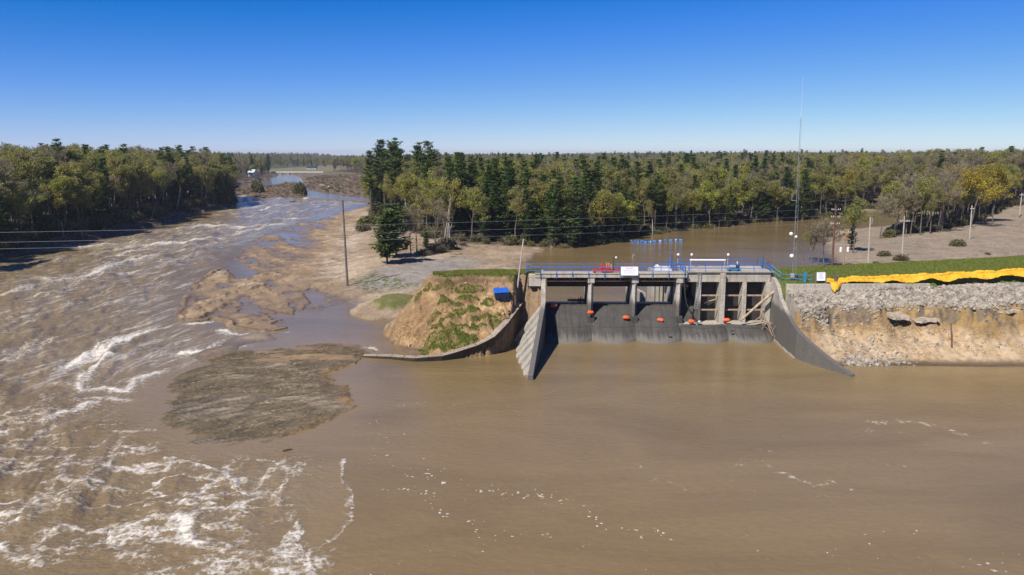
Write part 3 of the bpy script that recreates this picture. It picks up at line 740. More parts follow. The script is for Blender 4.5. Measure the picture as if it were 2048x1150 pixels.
FRONTS = [  # churned area, its breaking edge, how far the foam trails behind it, strength
    ([(230, 1175), (300, 1098), (373, 1089), (422, 1096), (492, 1105), (560, 1090), (594, 1033), (608, 1061), (598, 1082), (612, 1103), (636, 1146), (642, 1180)], [(594, 1033), (608, 1061), (598, 1082), (612, 1103), (636, 1146), (642, 1180)], 3.0, 0.85),
    ([(560, 985), (600, 930), (694, 915), (691, 956), (703, 977), (707, 1005), (705, 1040), (690, 1062), (668, 1079), (618, 1106), (598, 1082), (594, 1033), (573, 998)], [(694, 915), (691, 956), (703, 977), (707, 1005), (705, 1040), (690, 1062), (668, 1079), (618, 1106)], 0.75, 0.75),
    ([(330, 910), (300, 960), (200, 1012), (292, 1008), (422, 991), (485, 980), (478, 970), (464, 945), (387, 924)], [(330, 910), (387, 924), (464, 945), (478, 970), (485, 980)], 1.3, 0.85),
    ([(485, 980), (520, 980), (555, 984), (573, 998), (594, 1033), (540, 1080), (420, 1090), (373, 1085), (369, 1058), (390, 1038), (316, 1035), (274, 1045), (292, 1008), (422, 991)], [(292, 1008), (422, 991), (485, 980), (520, 980), (555, 984), (573, 998)], 1.5, 0.72)]
SCUM = [  # thin drifting foam on the still pool
    ([(820, 945), (860, 955), (900, 975), (960, 978), (1020, 985), (1080, 990), (1130, 1000), (1180, 1030), (1240, 1060), (1320, 1070)], 0.9, 0.42),
    ([(780, 975), (850, 985), (890, 1030), (950, 1045), (975, 1070), (1015, 1075)], 0.7, 0.40), ([(1060, 1066), (1110, 1078), (1170, 1090)], 0.5, 0.4),
    ([(930, 1092), (960, 1095)], 0.7, 0.3), ([(740, 850), (800, 900), (860, 930)], 2.2, 0.16), ([(790, 808), (820, 806), (900, 812)], 1.0, 0.25), ([(730, 905), (800, 930), (850, 945)], 2.0, 0.18),
    ([(1660, 1110), (1720, 1085), (1780, 1060), (1830, 1055)], 1.2, 0.22), ([(1960, 1130), (2040, 1130)], 1.4, 0.32), ([(1460, 1112), (1510, 1115)], 1.0, 0.2),
    ([(700, 1150), (760, 1140), (850, 1130)], 1.5, 0.15), ([(1060, 1150), (1200, 1140), (1320, 1120)], 2.5, 0.10), ([(1750, 1120), (1850, 1140), (1950, 1120)], 2.5, 0.14)]
HAZE = [  # faint bubbly film
    ([(900, 850), (980, 880), (1080, 885), (1180, 890), (1280, 905), (1340, 925)], 1.5, 0.16), ([(1270, 930), (1320, 960), (1390, 980), (1450, 970), (1490, 915), (1540, 925)], 1.0, 0.25),
    ([(1545, 930), (1580, 955), (1620, 968), (1650, 972), (1665, 960)], 0.3, 0.42), ([(1600, 978), (1650, 995), (1690, 992), (1705, 978)], 0.3, 0.40), ([(1560, 985), (1600, 978)], 0.3, 0.34), ([(1480, 980), (1520, 985)], 0.5, 0.2),
    ([(1750, 845), (1830, 843), (1890, 855), (1930, 870), (1970, 885)], 0.8, 0.36), ([(1750, 862), (1800, 865)], 1.0, 0.25), ([(1630, 925), (1700, 930), (1800, 932), (1840, 925)], 0.7, 0.20), ([(1490, 885), (1520, 900), (1570, 905)], 0.6, 0.22)]
RAPID = pl([(-900, 1200), (660, 1200), (640, 1060), (690, 1000), (690, 900), (560, 880), (430, 902), (300, 830), (276, 792), (440, 712), (500, 665), (400, 650), (362, 632), (420, 552), (500, 490), (600, 445), (740, 405), (600, 395), (466, 390), (464, 414), (313, 453), (0, 521), (-900, 700)])

def water_fields(X, Y):
    n = len(X)
    Yc = np.clip(Y, 40, 600)
    sc = np.clip(Yc / 90, 0.6, 5)
    wx = (fbm(X * 0.45 / sc, Y * 0.45 / sc, 101, 4) - 0.5) * 2.2 * sc; wy = (fbm(X * 0.45 / sc + 50, Y * 0.45 / sc, 103, 4) - 0.5) * 2.0 * sc
    act = (X < 25) & (Y < 460) | (Y < 130)
    foam = np.zeros(n); fleck = np.zeros(n); crest = np.zeros(n)
    idx = np.where(act)[0]
    s2 = np.clip(Y[idx] / 70, 0.7, 3)
    hx = (fbm(X[idx] * 1.2 / s2, Y[idx] * 1.2 / s2, 141, 4) - 0.5) * 2.0 * s2; hy = (fbm(X[idx] * 1.2 / s2 + 9, Y[idx] * 1.2 / s2, 143, 4) - 0.5) * 2.0 * s2
    xa, ya = X[idx] + wx[idx] * 0.4 + hx * 0.55, Y[idx] + wy[idx] * 0.4 + hy * 0.55
    mod = 0.15 + 1.45 * fbm(X[idx] * 0.5 / s2, Y[idx] * 0.5 / s2, 145, 3)
    fa = np.zeros(len(idx)); ca_ = np.zeros(len(idx)); fk = np.zeros(len(idx))
    for line, w, s in FOAM:
        L = pl(line)
        mx = np.array(L); b = (xa > mx[:, 0].min() - 8 * w - 2) & (xa < mx[:, 0].max() + 8 * w + 2) & (ya > mx[:, 1].min() - 8 * w - 2) & (ya < mx[:, 1].max() + 8 * w + 2)
        if not b.any(): continue
        d = seg_dist(xa[b], ya[b], L)
        v = (np.exp(-(d / (w * 1.0)) ** 2) * s * 0.50 + 0.42 * s * np.exp(-(d / (w * 4.2)) ** 2)) * mod[b]
        fa[b] = np.maximum(fa[b], v); ca_[b] = np.maximum(ca_[b], np.exp(-(d / (w * 1.3)) ** 2) * min(0.22, 0.2 * w) * s)
    xb_, yb_ = X[idx] + hx * 0.45 + wx[idx] * 0.15, Y[idx] + hy * 0.45 + wy[idx] * 0.15
    nm_ = fbm(X[idx] * 0.8, Y[idx] * 1.1, 157, 4)
    for poly, front, w, st in FRONTS:
        L = pl(poly); mx = np.array(L); b = (xb_ > mx[:, 0].min() - 1) & (xb_ < mx[:, 0].max() + 1) & (yb_ > mx[:, 1].min() - 1) & (yb_ < mx[:, 1].max() + 1)
        di = sdist(xb_[b], yb_[b], L); dfr = seg_dist(xb_[b], yb_[b], pl(front))
        v = st * sstep(-0.06, 0.12, di) * (0.55 * np.exp(-dfr / (w * 0.35)) + 0.46 * np.exp(-dfr / w)) * (0.45 + 1.1 * nm_[b])
        fa[b] = np.maximum(fa[b], v); ca_[b] = np.maximum(ca_[b], 0.16 * st * sstep(0, 0.3, di) * np.exp(-dfr / (w * 0.6)))
    for L0, dst, k in ((SCUM, 'fk', 2.0), (HAZE, 'fa', 0.68)):
        for line, w, s in L0:
            L = pl(line)
            d = seg_dist(xa, ya, L)
            v = np.exp(-(d / w) ** 2) * s * k + 0.25 * s * k * np.exp(-(d / (w * 3.5)) ** 2)
            if dst == 'fk': fk = np.maximum(fk, v)
            else: fa = np.maximum(fa, v * (0.35 + 1.1 * sstep(0.35, 0.7, fbm(xa * 0.9, ya * 1.4, 131, 4))))
    foam[idx] = fa; crest[idx] = ca_; fleck[idx] = fk
    rp = sdist(X, Y, RAPID)
    rap = sstep(-1.5, 6, rp)
    ca, sa = cos(radians(112)), sin(radians(112))
    U = X * ca + Y * sa; V = -X * sa + Y * ca
    Xr, Yr = X + wx, Y + wy * 3; U2 = Xr * cos(radians(80)) + Yr * sin(radians(80)); V2 = -Xr * sin(radians(80)) + Yr * cos(radians(80))
    rn = fbm(U2 * 0.045 / sc ** 0.3, V2 * 0.42 / sc ** 0.3, 111, 5)
    upper = sstep(66, 100, Y)
    foam = np.maximum(foam, rap * (sstep(0.54, 0.74, rn) * (0.30 + 0.42 * upper) * sstep(0.3, 0.6, fbm(X * 0.04, Y * 0.03, 119, 3)) + 0.28 * sstep(0.5, 0.75, fbm(U2 * 0.12 / sc ** 0.3, V2 * 1.1 / sc ** 0.3, 117, 4))))
    foam = np.where(Y > 420, foam + 0.25 * (fbm(X * 0.05, Y * 0.02, 121, 4) > 0.55) * (Y < 700), foam)
    fleck = np.maximum(fleck, np.where((Y < 95) & (rp < 4), 0.012 + 0.13 * sstep(0.57, 0.76, fbm(X * 0.10, Y * 0.16, 123, 4)), 0))
    fleck = np.maximum(fleck, rap * 0.10 * (Y < 90))
    near = rap * (1 - upper); lac = ridge(X * 0.22 + 0.3 * wx, Y * 0.34 + 0.3 * wy, 153, 5)
    foam = np.maximum(foam, near * (0.52 * sstep(0.62, 0.98, lac) + 0.20 * sstep(0.45, 0.7, fbm(X * 0.12, Y * 0.2, 155, 4))))
    big = (fbm(U * 0.10, V * 0.24, 125, 4) - 0.5)
    chop = ridge(U2 * 0.11 / sc ** 0.5, V2 * 0.33 / sc ** 0.5, 151, 4) - 0.3
    z = crest * (0.4 + rap) * 0.9 + rap * sstep(0, 12, rp) * 0.26 * chop * sc ** 0.6 + rap * (big * 1.3 * np.clip(sc, 0.8, 2.0) * 0.7 + 0.30 * (fbm(U * 0.35, V * 0.7, 127, 4) - 0.5)) * sstep(0, 12, rp)
    silt = np.clip(sstep(0.45, 0.68, fbm(X * 0.045, Y * 0.05, 129, 3)) * 0.5 * rap + 0.5 * sstep(-1, 3, -np.abs(rp)), 0, 1)
    di_ = np.maximum(sdist(X, Y, ISLAND), sdist(X, Y, SHOAL)); silt = np.maximum(silt, sstep(-0.3, 1.2, sdist(X, Y, pl(FRONTS[1][0]))) * (0.55 + 0.5 * fbm(X * 0.6, Y * 1.2, 159, 3))); silt = np.maximum(silt, sstep(-6, 0.5, di_ + 4 * (fbm(X * 0.25, Y * 0.4, 147, 4) - 0.5)) * 0.9)
    z = np.where(di_ > -1.5, np.minimum(z, 0.02), z)
    rapid = rap * (0.06 + 0.94 * upper) * (0.35 + 0.9 * sstep(0.35, 0.65, fbm(X * 0.03, Y * 0.02, 149, 3)))
    return z, foam, fleck, 0.12 + 0.88 * rap, silt, rapid

rows = np.concatenate([np.array([18, 34]), np.geomspace(42, 130, 330), np.geomspace(130.8, 420, 130), np.geomspace(430, 6000, 40)])
X, Y, Q = fan_grid(rows, 0.72, 760, 4.0)
z, foam, fleck, rough, silt, rapid = water_fields(X, Y)
me = mesh_from('water', np.stack([X, Y, z], -1), quads=Q, smooth=True, mats=[M['water']])
for nm, d in (('foam', foam), ('fleck', fleck), ('rough', rough), ('silt', silt), ('rapid', rapid)): set_attr(me, nm, d)
water = tag(link('water', me), 'brown silty water of the river and pool', kind='structure')

# ------------------------------------------------------------------ the spillway
def hit(px, py, lift=0.0, y0=96.0, y1=130.0):
    """where the line of sight through a pixel meets the ground"""
    ys_ = np.arange(y0, y1, 0.1); pts_ = np.array([aty(px, py, y) for y in ys_]); g_, _ = terrain(pts_[:, 0], pts_[:, 1])
    k = int(np.argmax(pts_[:, 2] < g_ + lift)); return (float(pts_[k, 0]), float(pts_[k, 1]), float(max(g_[k], pts_[k, 2] - 0.3) + lift))
def part(mb, name, mats, parent, smooth=False, bevel=0.0):
    """mb holds world coordinates; parent may be the thing's empty or one of its parts"""
    o = mb.build(name, mats, parent, None, smooth, bevel)
    w = Vector((0, 0, 0)); p = parent
    while p is not None: w += Vector(p.location); p = p.parent
    o.location = -w
    return o
def instance(name, me, parent, world):
    o = link(name, me, parent)
    w = Vector((0, 0, 0)); p = parent
    while p is not None: w += Vector(p.location); p = p.parent
    o.location = Vector(world) - w
    return o

BAYS = [(4.95, 11.8), (11.8, 18.35), (18.35, 25.0), (25.0, 31.9), (31.9, 38.7)]
PIERX = [11.8, 18.35, 25.0]
dam = empty('spillway_dam', (21.8, 111, 0), 'long grey concrete spillway with gate bays, a blue railed deck and dark curved weirs', 'dam')
HIGH = [(106.3, -0.9), (106.6, 0.0), (107.2, 0.5), (108.2, 1.25), (109.2, 1.95), (110.2, 2.65), (111.2, 3.32), (112.2, 3.9), (113.0, 4.25), (113.8, 4.38), (114.6, 4.2), (115.4, 3.6), (116.2, 2.2), (117.0, -1)]
LOW = [(106.3, -0.9), (106.6, 0.0), (107.1, 0.6), (107.8, 1.2), (108.5, 1.7), (109.0, 1.93), (109.35, 2.0)]
for bi, (x0, x1) in enumerate(BAYS):
    prof = HIGH if bi < 3 else LOW
    nx = 18; V = []; Fq = []
    for j, (y, z) in enumerate(prof):
        for i in range(nx + 1):
            u = -1 + 2 * i / nx
            k = max(0.0, 1 - (y - 106.3) / 6.0)
            V.append((x0 + (x1 - x0) * i / nx, y - 2.1 * (1 - abs(u) ** 2.2) * k + 0.7 * k, z))
    for j in range(len(prof) - 1):
        for i in range(nx):
            a = j * (nx + 1) + i; Fq.append((a, a + 1, a + nx + 2, a + nx + 1))
    me = bpy.data.meshes.new('weir'); me.from_pydata(V, [], Fq); me.materials.append(M['weir'])
    for p_ in me.polygons: p_.use_smooth = True
    o = link('weir', me, dam); o.location = -Vector(dam.location)
    if bi > 2: part(MB().box(x0, x1, 109.352, 112.6, -0.5, 1.99), 'sill', M['concrete'], dam)
for x in PIERX:
    b = MB()
    b._add([(px_, py_, 0.5) for px_, py_ in ((x, 109.95), (x + 0.37, 110.4), (x + 0.37, 116.8), (x - 0.37, 116.8), (x - 0.37, 110.4))] + [(px_, py_, 8.88) for px_, py_ in ((x, 109.95), (x + 0.37, 110.4), (x + 0.37, 116.8), (x - 0.37, 116.8), (x - 0.37, 110.4))], [(4, 3, 2, 1, 0), (5, 6, 7, 8, 9)] + [(i, (i + 1) % 5, 5 + (i + 1) % 5, 5 + i) for i in range(5)])
    o = part(b, 'pier', M['pier'], dam, bevel=0.04)
    part(MB().box(x - 0.52, x + 0.52, 109.62, 111.4, 0.8, 3.05), 'footing', M['weir'], o, bevel=0.03)
    part(MB().box(x - 0.50, x + 0.50, 109.93, 112.5, 8.1, 8.89), 'cap', M['concrete'], o, bevel=0.03)
# deck over the three open bays
part(MB().box(3.4, 26.0, 109.8, 112.9, 8.9, 9.5), 'deck', M['concrete'], dam, bevel=0.05)
part(MB().box(3.4, 26.0, 109.7, 109.95, 9.502, 9.62), 'kerb', M['concrete'], dam)
for bi in range(3):
    x0, x1 = BAYS[bi]
    x0 += 0.42 if bi else 0.3; x1 -= 0.42
    b = MB()
    n = 8
    b.box(x0, x1, 110.2, 110.36, 8.3, 8.45)
    for i in range(n):
        xa = x0 + (x1 - x0) * i / n; xb = x0 + (x1 - x0) * (i + 0.55) / n
        b.tube((xa + 0.1, 110.6, 8.88), (xb, 110.3, 8.42), 0.10, n=4)
    part(b, 'bracing', M['rust'], dam)
    g = []
    for k in range(7):
        a = k / 6
        g.append((111.9 + 0.9 * a * a, 7.25 + 1.6 * a))
    g += [(y + 0.25, z) for y, z in reversed(g)]
    gate = part(MB().prism_x(g, x0 + 0.05, x1 - 0.05), 'gate', M['steel'], dam)
    b = MB()
    for k in range(3): b.box(x0 + 0.05, x1 - 0.05, 111.7, 111.92, 7.28 + 0.5 * k, 7.4 + 0.5 * k)
    part(b, 'rib', M['steel'], gate)
    part(MB().box(x0, x1, 113.3, 113.9, 4.36, 4.52), 'crest_sill', M['concrete'], dam)
    part(MB().box(x1 - 0.18, x1 - 0.02, 113.0, 113.3, 4.4, 8.85), 'gate_guide', M['steel'], dam)
# headworks block
hw = part(MB().box(26.2, 38.65, 110.5, 111.2, 8.15, 9.66), 'headwall', M['concrete'], dam, bevel=0.05)
part(MB().box(26.1, 39.1, 111.202, 117.0, 9.1, 9.64), 'deck', M['concrete'], dam, bevel=0.04)
part(MB().box(26.1, 39.1, 110.2, 111.3, 9.662, 9.78), 'kerb', M['concrete'], dam)
for xa, xb, yn in ((27.95, 28.3, 110.45), (31.0, 31.72, 109.75), (34.5, 35.1, 110.4), (37.95, 38.72, 110.3)):
    b = MB()
    top = 9.65 if yn < 110 else 8.14
    b.hexa([(xa - 0.0, yn - 0.25, 1.9), (xb, yn - 0.25, 1.9), (xb, 116.5, 1.9), (xa, 116.5, 1.9)], [(xa, yn, top), (xb, yn, top), (xb, 116.5, 8.14 if top < 9 else 8.14), (xa, 116.5, 8.14)])
    part(b, 'pier', M['pier'] if xa < 28 else M['concrete'], dam, bevel=0.03)
part(MB().box(25.4, 38.7, 115.2, 115.7, 0.5, 9.08), 'back_wall', M['shadewall'], dam)
# the sloping apron inside the narrow bay beside the last gate pier
part(MB().prism_x([(110.9, 2.0), (115.1, 2.0), (115.1, 5.4), (113.6, 5.0)], 25.4, 27.94), 'apron', M['weir'], dam)
for xa, xb in ((28.3, 31.0), (31.72, 34.5), (35.1, 37.95)):
    for zz in (6.0, 3.8):
        part(MB().box(xa, xb, 110.6, 110.8, zz, zz + 0.2), 'beam', M['log'], dam)
    part(MB().box(xa, xb, 112.2, 112.5, 2.1, 8.1), 'stop_gate', M['steel'], dam)  # near-black sheet, the opening's shade carried by its colour
part(MB().box(25.4, 38.7, 112.7, 115.2, -0.5, 1.7), 'floor', M['shadewall'], dam)
part(MB().box(25.37, 27.94, 111.3, 111.6, 8.3, 9.05), 'lintel', M['shadewall'], dam)
part(MB().box(25.4, 26.15, 110.6, 113.0, 8.9, 9.64), 'step', M['concrete'], dam)

POST = MB().tube((0, 0, -0.75), (0, 0, 1.08), 0.045, n=6).mesh('post', M['blue'])
SPOST = MB().tube((0, 0, 0), (0, 0, 1.08), 0.045, n=6).mesh('post', M['blue'])
SLEEVE = MB().tube((0, 0, -0.12), (0, 0, 0.12), 0.075, n=6).mesh('sleeve', M['blue'])
def railing(a, b, n, post, parent=dam, mat='blue', rails=(0.42, 1.05), r=0.04):
    a = Vector(a); b = Vector(b)
    m = MB()
    m.tube(a + Vector((0, 0, 1.05)), b + Vector((0, 0, 1.05)), r * 1.15, n=6)
    rl = part(m, 'railing', M[mat], parent)
    part(MB().tube(a + Vector((0, 0, 0.45)), b + Vector((0, 0, 0.45)), r, n=6), 'rail', M[mat], rl)
    for i in range(n + 1):
        p = a.lerp(b, i / n)
        instance('post', post, rl, p)
        if post is POST: instance('sleeve', SLEEVE, rl, p + Vector((0, 0, 0.1)))
    return rl
railing((4.2, 109.66, 9.5), (25.6, 109.66, 9.5), 9, POST)
railing((2.2, 112.8, 9.5), (25.6, 112.8, 9.5), 8, SPOST)
railing((2.2, 110.6, 9.5), (4.2, 109.66, 9.5), 1, SPOST)
railing((26.4, 110.3, 9.78), (38.4, 110.3, 9.78), 5, SPOST)
railing((26.2, 116.8, 9.64), (38.6, 116.8, 9.64), 6, SPOST)
railing((25.7, 109.7, 9.5), (25.7, 112.8, 9.5), 2, SPOST)
railing((26.3, 110.4, 9.78), (25.0, 113.0, 9.64), 2, SPOST)
railing((24.6, 113.0, 9.64), (24.2, 116.8, 9.64), 3, SPOST)
railing((38.5, 110.3, 9.7), (39.5, 108.6, 8.75), 2, SPOST, mat='teal')
railing((38.6, 116.8, 9.64), (38.9, 112.0, 9.64), 3, SPOST)
railing((39.5, 108.6, 8.6), (43.4, 107.3, 8.6), 2, SPOST, mat='teal')

# wing wall with sloping counterforts beside the first gate
wingl = empty('wing_wall', (4, 98, 0), 'tapering concrete wing wall with triangular buttresses beside the first gate', 'wing wall')
WL = [(117.0, 9.0), (110.6, 9.0), (110.0, 8.9), (108.6, 5.75), (87.6, 0.55)]
def wlx(y): return 4.95 - max(0.0, 108 - y) * 0.118
def wlz(y): return float(np.interp(y, [p[0] for p in WL[::-1]], [p[1] for p in WL[::-1]]))
b = MB()
for k in range(len(WL) - 1):
    n = 1 if k < 3 else 8
    for j in range(n):
        y0 = WL[k][0] + (WL[k + 1][0] - WL[k][0]) * j / n; y1 = WL[k][0] + (WL[k + 1][0] - WL[k][0]) * (j + 1) / n
        b.hexa([(wlx(y0) - 0.62, y0, -2), (wlx(y1) - 0.62, y1, -2), (wlx(y1), y1, -2), (wlx(y0), y0, -2)],
               [(wlx(y0) - 0.62, y0, wlz(y0)), (wlx(y1) - 0.62, y1, wlz(y1)), (wlx(y1), y1, wlz(y1)), (wlx(y0), y0, wlz(y0))])
part(b, 'wall', M['wing'], wingl)
for y in (107.6, 104.6, 101.7, 98.7, 95.9, 93.2, 90.6):
    zt = wlz(y) - random.uniform(0.05, 0.5); x = wlx(y) - 0.6; pr = 0.86 * zt * random.uniform(0.82, 1.12)
    b = MB()
    b.hexa([(x - pr - 0.7, y - 0.95, -0.8), (x, y - 0.95, -0.8), (x, y + 0.95, -0.8), (x - pr - 0.7, y + 0.95, -0.8)],
           [(x - 0.05, y - 0.95, zt - 0.2), (x, y - 0.95, zt - 0.2), (x, y + 0.95, zt - 0.2), (x - 0.05, y + 0.95, zt - 0.2)])
    part(b, 'buttress', M['buttress'], wingl, bevel=0.03)
part(MB().box(2.5, 4.32, 109.9, 113.0, 7.6, 9.44), 'abutment', M['concrete'], wingl, bevel=0.06)

# wing wall at the far end, sweeping out to the water
wingr = empty('wing_wall', (39.5, 98, 0), 'dark stained concrete wing wall sweeping down to a point below the riprap bank', 'wing wall')
WR = [(38.72, 112.0, 9.2), (38.75, 109.6, 8.75), (38.75, 108.0, 8.0), (38.5, 106.0, 6.6), (38.2, 102.5, 5.3), (38.0, 99.4, 4.3), (38.0, 97.4, 3.75), (38.7, 95.2, 2.8), (39.6, 93.2, 1.9), (40.6, 91.2, 1.0), (41.7, 89.0, 0.25)]
b = MB()
for k in range(len(WR) - 1):
    (xa, ya, za), (xb, yb, zb) = WR[k], WR[k + 1]
    w = 0.58
    b.hexa([(xa, ya, -2), (xb, yb, -2), (xb + w, yb + 0.12, -2), (xa + w, ya + 0.12, -2)], [(xa, ya, za), (xb, yb, zb), (xb + w, yb + 0.12, zb), (xa + w, ya + 0.12, za)])
part(b, 'wall', M['wing'], wingr)
b = MB()
for k in range(2, 6):
    (xa, ya, za), (xb, yb, zb) = WR[k], WR[k + 1]
    b.hexa([(xa - 0.35, ya, -1), (xb - 0.35, yb - 0.1, -1), (xb, yb, -1), (xa, ya, -1)], [(xa - 0.25, ya, 0.28), (xb - 0.25, yb - 0.1, 0.1), (xb, yb, 0.1), (xa, ya, 0.28)])
part(b, 'footing', M['oldwall'], wingr)

# the old retaining wall that fell outwards below the slumped bank
b = MB()
TOPL = WALL_TOP
rr_ = random.Random(5)
pts = []
for px, py, z in TOPL:
    x, y = at(px, py, z); pts.append((x, y, z + rr_.uniform(-0.07, 0.07)))
def offs(i):
    a = pts[max(0, i - 1)]; c = pts[min(len(pts) - 1, i + 1)]
    d = Vector((c[0] - a[0], c[1] - a[1])).normalized(); return Vector((-d.y, d.x))
for i in range(len(pts) - 1):
    o0, o1 = offs(i), offs(i + 1); p0, p1 = pts[i], pts[i + 1]
    w0, w1 = 0.8 + 0.3 * rr_.random(), 0.8 + 0.3 * rr_.random()
    k0, k1 = 0.55 * p0[2] + 0.25, 0.55 * p1[2] + 0.25
    b.hexa([(p0[0] + o0.x * k0, p0[1] + o0.y * k0, -1), (p1[0] + o1.x * k1, p1[1] + o1.y * k1, -1), (p1[0] + o1.x * (k1 + w1), p1[1] + o1.y * (k1 + w1), -1), (p0[0] + o0.x * (k0 + w0), p0[1] + o0.y * (k0 + w0), -1)],
           [p0, p1, (p1[0] + o1.x * w1, p1[1] + o1.y * w1, p1[2] + 0.1), (p0[0] + o0.x * w0, p0[1] + o0.y * w0, p0[2] + 0.1)])
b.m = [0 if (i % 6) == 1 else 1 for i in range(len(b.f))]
M['stainshade'] = concrete('stained_shaded_wall_face', (0.085, 0.066, 0.045), (0.035, 0.028, 0.02))  # weathered face, with the shade under the overhang painted in too
tag(b.build('retaining_wall', [M['oldwall'], M['stainshade']], bevel=0.05), 'curved broken retaining wall fallen outwards at the foot of the slumped grassy mound', 'retaining wall')
# low wall along the embankment crest
b = MB(); xs = np.linspace(39.4, 60, 9)
for k in range(8):
    z0 = float(crest_right(xs[k])) ; 
    b.box(xs[k] + 0.01, xs[k + 1] - 0.01, 105.95, 106.35, 7.2, 8.62 + 0.012 * k)
b.box(39.4, 45.5, 105.6, 105.949, 7.2, 7.95)
tag(b.build('parapet_wall', M['concrete'], bevel=0.03), 'low concrete wall along the embankment edge under the yellow curtain', 'wall')
# concrete walls on the far side of the gates
tr = empty('training_wall', (21, 124, 0), 'pale concrete wall standing behind the third gate bay', 'wall')
part(MB().hexa([(20.6, 118, -2), (21.4, 118, -2), (23.2, 136, -2), (22.4, 136, -2)], [(20.6, 118, 5.2), (21.4, 118, 5.2), (23.2, 136, 2.6), (22.4, 136, 2.6)]), 'wall', M['buttress'], tr)
for k in range(3): part(MB().box(22.6 + 0.7 * k, 23.0 + 0.7 * k, 119.5, 120.4, -2, 6.6), 'column', M['buttress'], tr)
part(MB().box(24.7, 25.6, 117.0, 135, -2, 6.8), 'side_wall', M['buttress'], tr)

# ------------------------------------------------------------------ things on and about the dam
def sign(name, c, w, h, label, red=True, tilt=0.0, legs=None):
    root = empty(name, c, label, 'sign')
    t = NT('sign_print_' + ('red' if red else 'plain'))
    tc = t.n('TexCoord'); sx = t.n('SeparateXYZ'); t.l(tc.outputs['Object'], sx.inputs[0])
    rows_ = [(0.36, 0.30, 0.035, (0.42, 0.06, 0.06)), (0.24, 0.22, 0.028, (0.42, 0.06, 0.06)), (0.06, 0.40, 0.022, (0.04, 0.07, 0.30)), (-0.08, 0.34, 0.016, (0.15, 0.17, 0.25)), (-0.20, 0.36, 0.016, (0.15, 0.17, 0.25)), (-0.32, 0.32, 0.016, (0.15, 0.17, 0.25))]
    if not red: rows_ = [(0.34, 0.34, 0.03, (0.08, 0.08, 0.18)), (0.2, 0.30, 0.03, (0.2, 0.2, 0.25)), (0.05, 0.28, 0.03, (0.08, 0.08, 0.3)), (-0.1, 0.36, 0.025, (0.2, 0.2, 0.25)), (-0.24, 0.3, 0.025, (0.2, 0.2, 0.25))]
    wn_ = t.n('TexNoise', Scale=26.0 / w, Detail=1.0); mp = t.n('Mapping'); mp.inputs['Scale'].default_value = (1, 0.01, 0.02); t.l(tc.outputs['Object'], mp.inputs[0]); t.l(mp.outputs[0], wn_.inputs['Vector'])
    gap = t.math('GREATER_THAN', wn_.outputs['Fac'], 0.44)
    c_ = None
    for zz, hw_, th, colr_ in rows_:
        f = t.math('MULTIPLY', t.math('LESS_THAN', t.math('ABSOLUTE', t.math('SUBTRACT', sx.outputs[2], zz * h)), th * h), t.math('LESS_THAN', t.math('ABSOLUTE', sx.outputs[0]), hw_ * w))
        f = t.math('MULTIPLY', f, gap)
        c_ = t.mix(f, c_ if c_ is not None else (0.78, 0.78, 0.80), colr_)
    t.base(c_); t.set(Roughness=0.5)
    bd = MB().box(-w / 2, w / 2, -0.03, 0.03, -h / 2, h / 2).build('board', t.mat, root)
    fr = MB(); e = 0.04
    fr.box(-w / 2 - e, w / 2 + e, -0.045, 0.02, h / 2, h / 2 + e).box(-w / 2 - e, w / 2 + e, -0.045, 0.02, -h / 2 - e, -h / 2).box(-w / 2 - e, -w / 2, -0.045, 0.02, -h / 2, h / 2).box(w / 2, w / 2 + e, -0.045, 0.02, -h / 2, h / 2)
    fr.build('frame', M['white'], root)
    for lx in (legs or ()):
        MB().box(lx - 0.11, lx + 0.11, 0.04, 0.26, -h / 2 - 0.9, h / 2 + 0.08).build('post', M['darkpole'], root)
    root.rotation_euler = (tilt, 0, 0)
    return root
sx_, sy_, sz_ = aty(1259, 542, 109.5)
sign('warning_sign', (sx_, sy_, sz_), 2.45, 1.22, 'large white warning sign with red heading hung on the blue deck railing', True, radians(-12))
sx_, sy_, sz_ = aty(1642, 553, 107.0)
sign('notice_board', (sx_, sy_, sz_), 1.15, 1.15, 'square white notice board on two timber posts by the low wall', False, radians(-8), (-0.72, 0.72))
for px, py0, py1, lab in ((1609, 562, 545, 'short blue painted post ending the teal hand rail'), (1671, 562, 546, 'short dark timber post beside the start of the yellow curtain')):
    x, y, z = aty(px, py0, 107.0); z1 = aty(px, py1, 107.0)[2]
    tag(MB().box(-0.16, 0.16, -0.16, 0.16, -0.3, z1 - z).box(-0.19, 0.19, -0.19, 0.19, z1 - z + 0.001, z1 - z + 0.06).build('bollard_post', [M['teal'] if px < 1650 else M['darkpole']], loc=(x, y, z)), lab, 'post')

